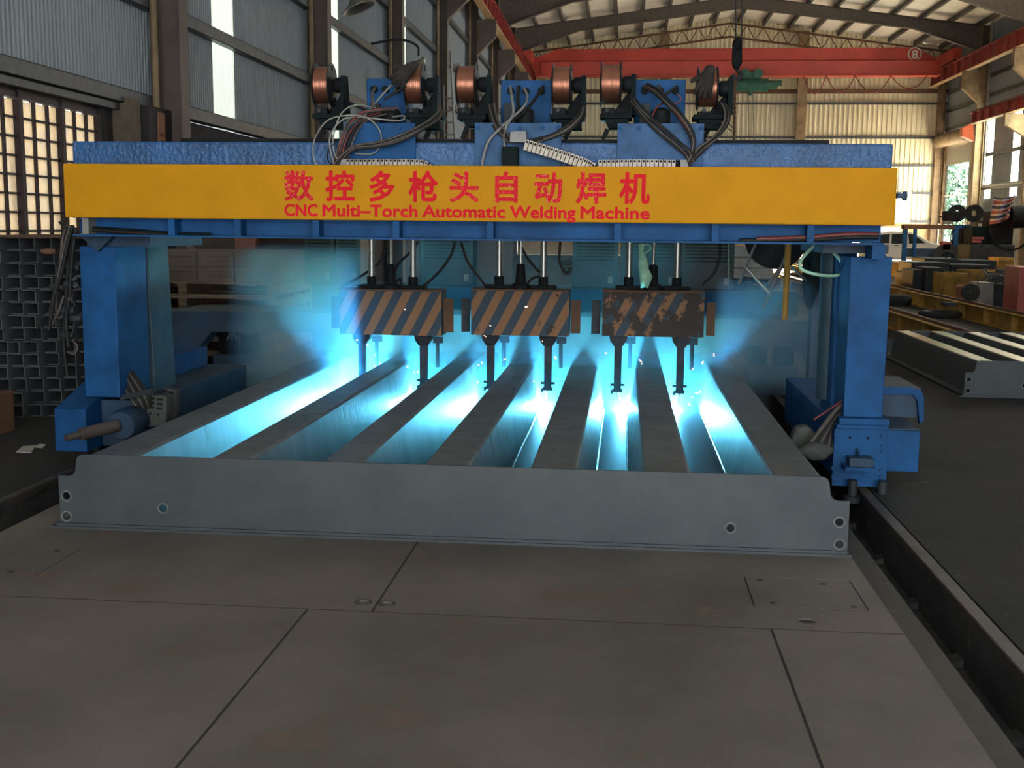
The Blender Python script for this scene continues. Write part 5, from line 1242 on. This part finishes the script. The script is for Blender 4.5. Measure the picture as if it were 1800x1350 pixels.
# ================================================================ SMOKE AND SPARKS
def smoke(name, label, lo, hi, dens, col, soft=.3, nscale=2.2, aniso=.1):
    m = bpy.data.materials.new(name); m.use_nodes = True; n, l = m.node_tree.nodes, m.node_tree.links
    n.remove(n['Principled BSDF'])
    c = (Vector(lo)+Vector(hi))/2; h = (Vector(hi)-Vector(lo))/2
    v = n.new('ShaderNodeVolumeScatter'); v.inputs['Color'].default_value = (*col, 1); v.inputs['Anisotropy'].default_value = aniso
    tc = n.new('ShaderNodeTexCoord'); mp = n.new('ShaderNodeMapping'); mp.inputs['Scale'].default_value = (1/h.x, 1/h.y, 1/h.z)
    l.new(tc.outputs['Object'], mp.inputs[0])
    ab = n.new('ShaderNodeVectorMath'); ab.operation = 'MULTIPLY'; l.new(mp.outputs[0], ab.inputs[0]); l.new(mp.outputs[0], ab.inputs[1])
    a2 = n.new('ShaderNodeVectorMath'); a2.operation = 'MULTIPLY'; l.new(ab.outputs[0], a2.inputs[0]); l.new(ab.outputs[0], a2.inputs[1])
    ln = n.new('ShaderNodeVectorMath'); ln.operation = 'LENGTH'; l.new(a2.outputs[0], ln.inputs[0])      # thins out towards the rim
    r = n.new('ShaderNodeMapRange'); r.interpolation_type = 'SMOOTHSTEP'; r.inputs[1].default_value = soft*soft; r.inputs[2].default_value = .92; r.inputs[3].default_value = 1; r.inputs[4].default_value = 0
    l.new(ln.outputs['Value'], r.inputs[0])
    ns = n.new('ShaderNodeTexNoise'); ns.inputs['Scale'].default_value = nscale; ns.inputs['Detail'].default_value = 2; l.new(tc.outputs['Object'], ns.inputs['Vector'])
    rn = n.new('ShaderNodeMapRange'); rn.inputs[1].default_value = .3; rn.inputs[2].default_value = .7; rn.inputs[3].default_value = dens*.35; rn.inputs[4].default_value = dens*1.5
    l.new(ns.outputs[0], rn.inputs[0])
    mu = n.new('ShaderNodeMath'); mu.operation = 'MULTIPLY'; l.new(r.outputs[0], mu.inputs[0]); l.new(rn.outputs[0], mu.inputs[1]); l.new(mu.outputs[0], v.inputs['Density'])
    l.new(v.outputs[0], n['Material Output'].inputs['Volume'])
    me = MB().box(-h.x, h.x, -h.y, h.y, -h.z, h.z).mesh(name, m)
    o = bpy.data.objects.new(name, me); COL.objects.link(o); o.location = c
    o['kind'] = 'stuff'; return tag(o, label, 'smoke')
smoke('welding_smoke', 'bright blue welding smoke under the heads, behind the torches', (-3.2, 10.42, -.35), (1.5, 11.22, .95), 1.5, (.22, .58, 1.0), .5)
smoke('welding_smoke', 'blue smoke shaft rising left of the left welding head', (-3.62, 9.8, .1), (-2.36, 11.2, 1.55), 1.55, (.18, .50, 1.0), .5)
smoke('welding_smoke', 'blue smoke wisp at the right of the right welding head', (.82, 9.95, .2), (1.8, 11.15, 1.3), 1.1, (.2, .52, 1.0), .45)
smoke('welding_smoke', 'thin teal smoke between the guide rods above the heads', (-2.4, 10.66, .70), (.85, 11.22, 1.62), .35, (.22, .6, 1.0), .3)
sp_ = MB(); rr = random.Random(2)
for i in range(55):
    a = rr.choice(ARCS)[0]
    d_ = Vector((rr.gauss(0, .22), rr.uniform(-.5, .1), abs(rr.gauss(.25, .28)))); p = a+d_; dr_ = Vector((rr.uniform(-1, 1), 0, rr.uniform(-1, 1))).normalized()*rr.uniform(.004, .014)
    sp_.tube([p-dr_, p+dr_], rr.uniform(.002, .0045), 5)
o = sp_.build('welding_sparks', emit('spark_glow', (1, .38, .22), 2.2)); o['kind'] = 'stuff'; tag(o, 'small orange sparks flying round the welding torches', 'sparks')
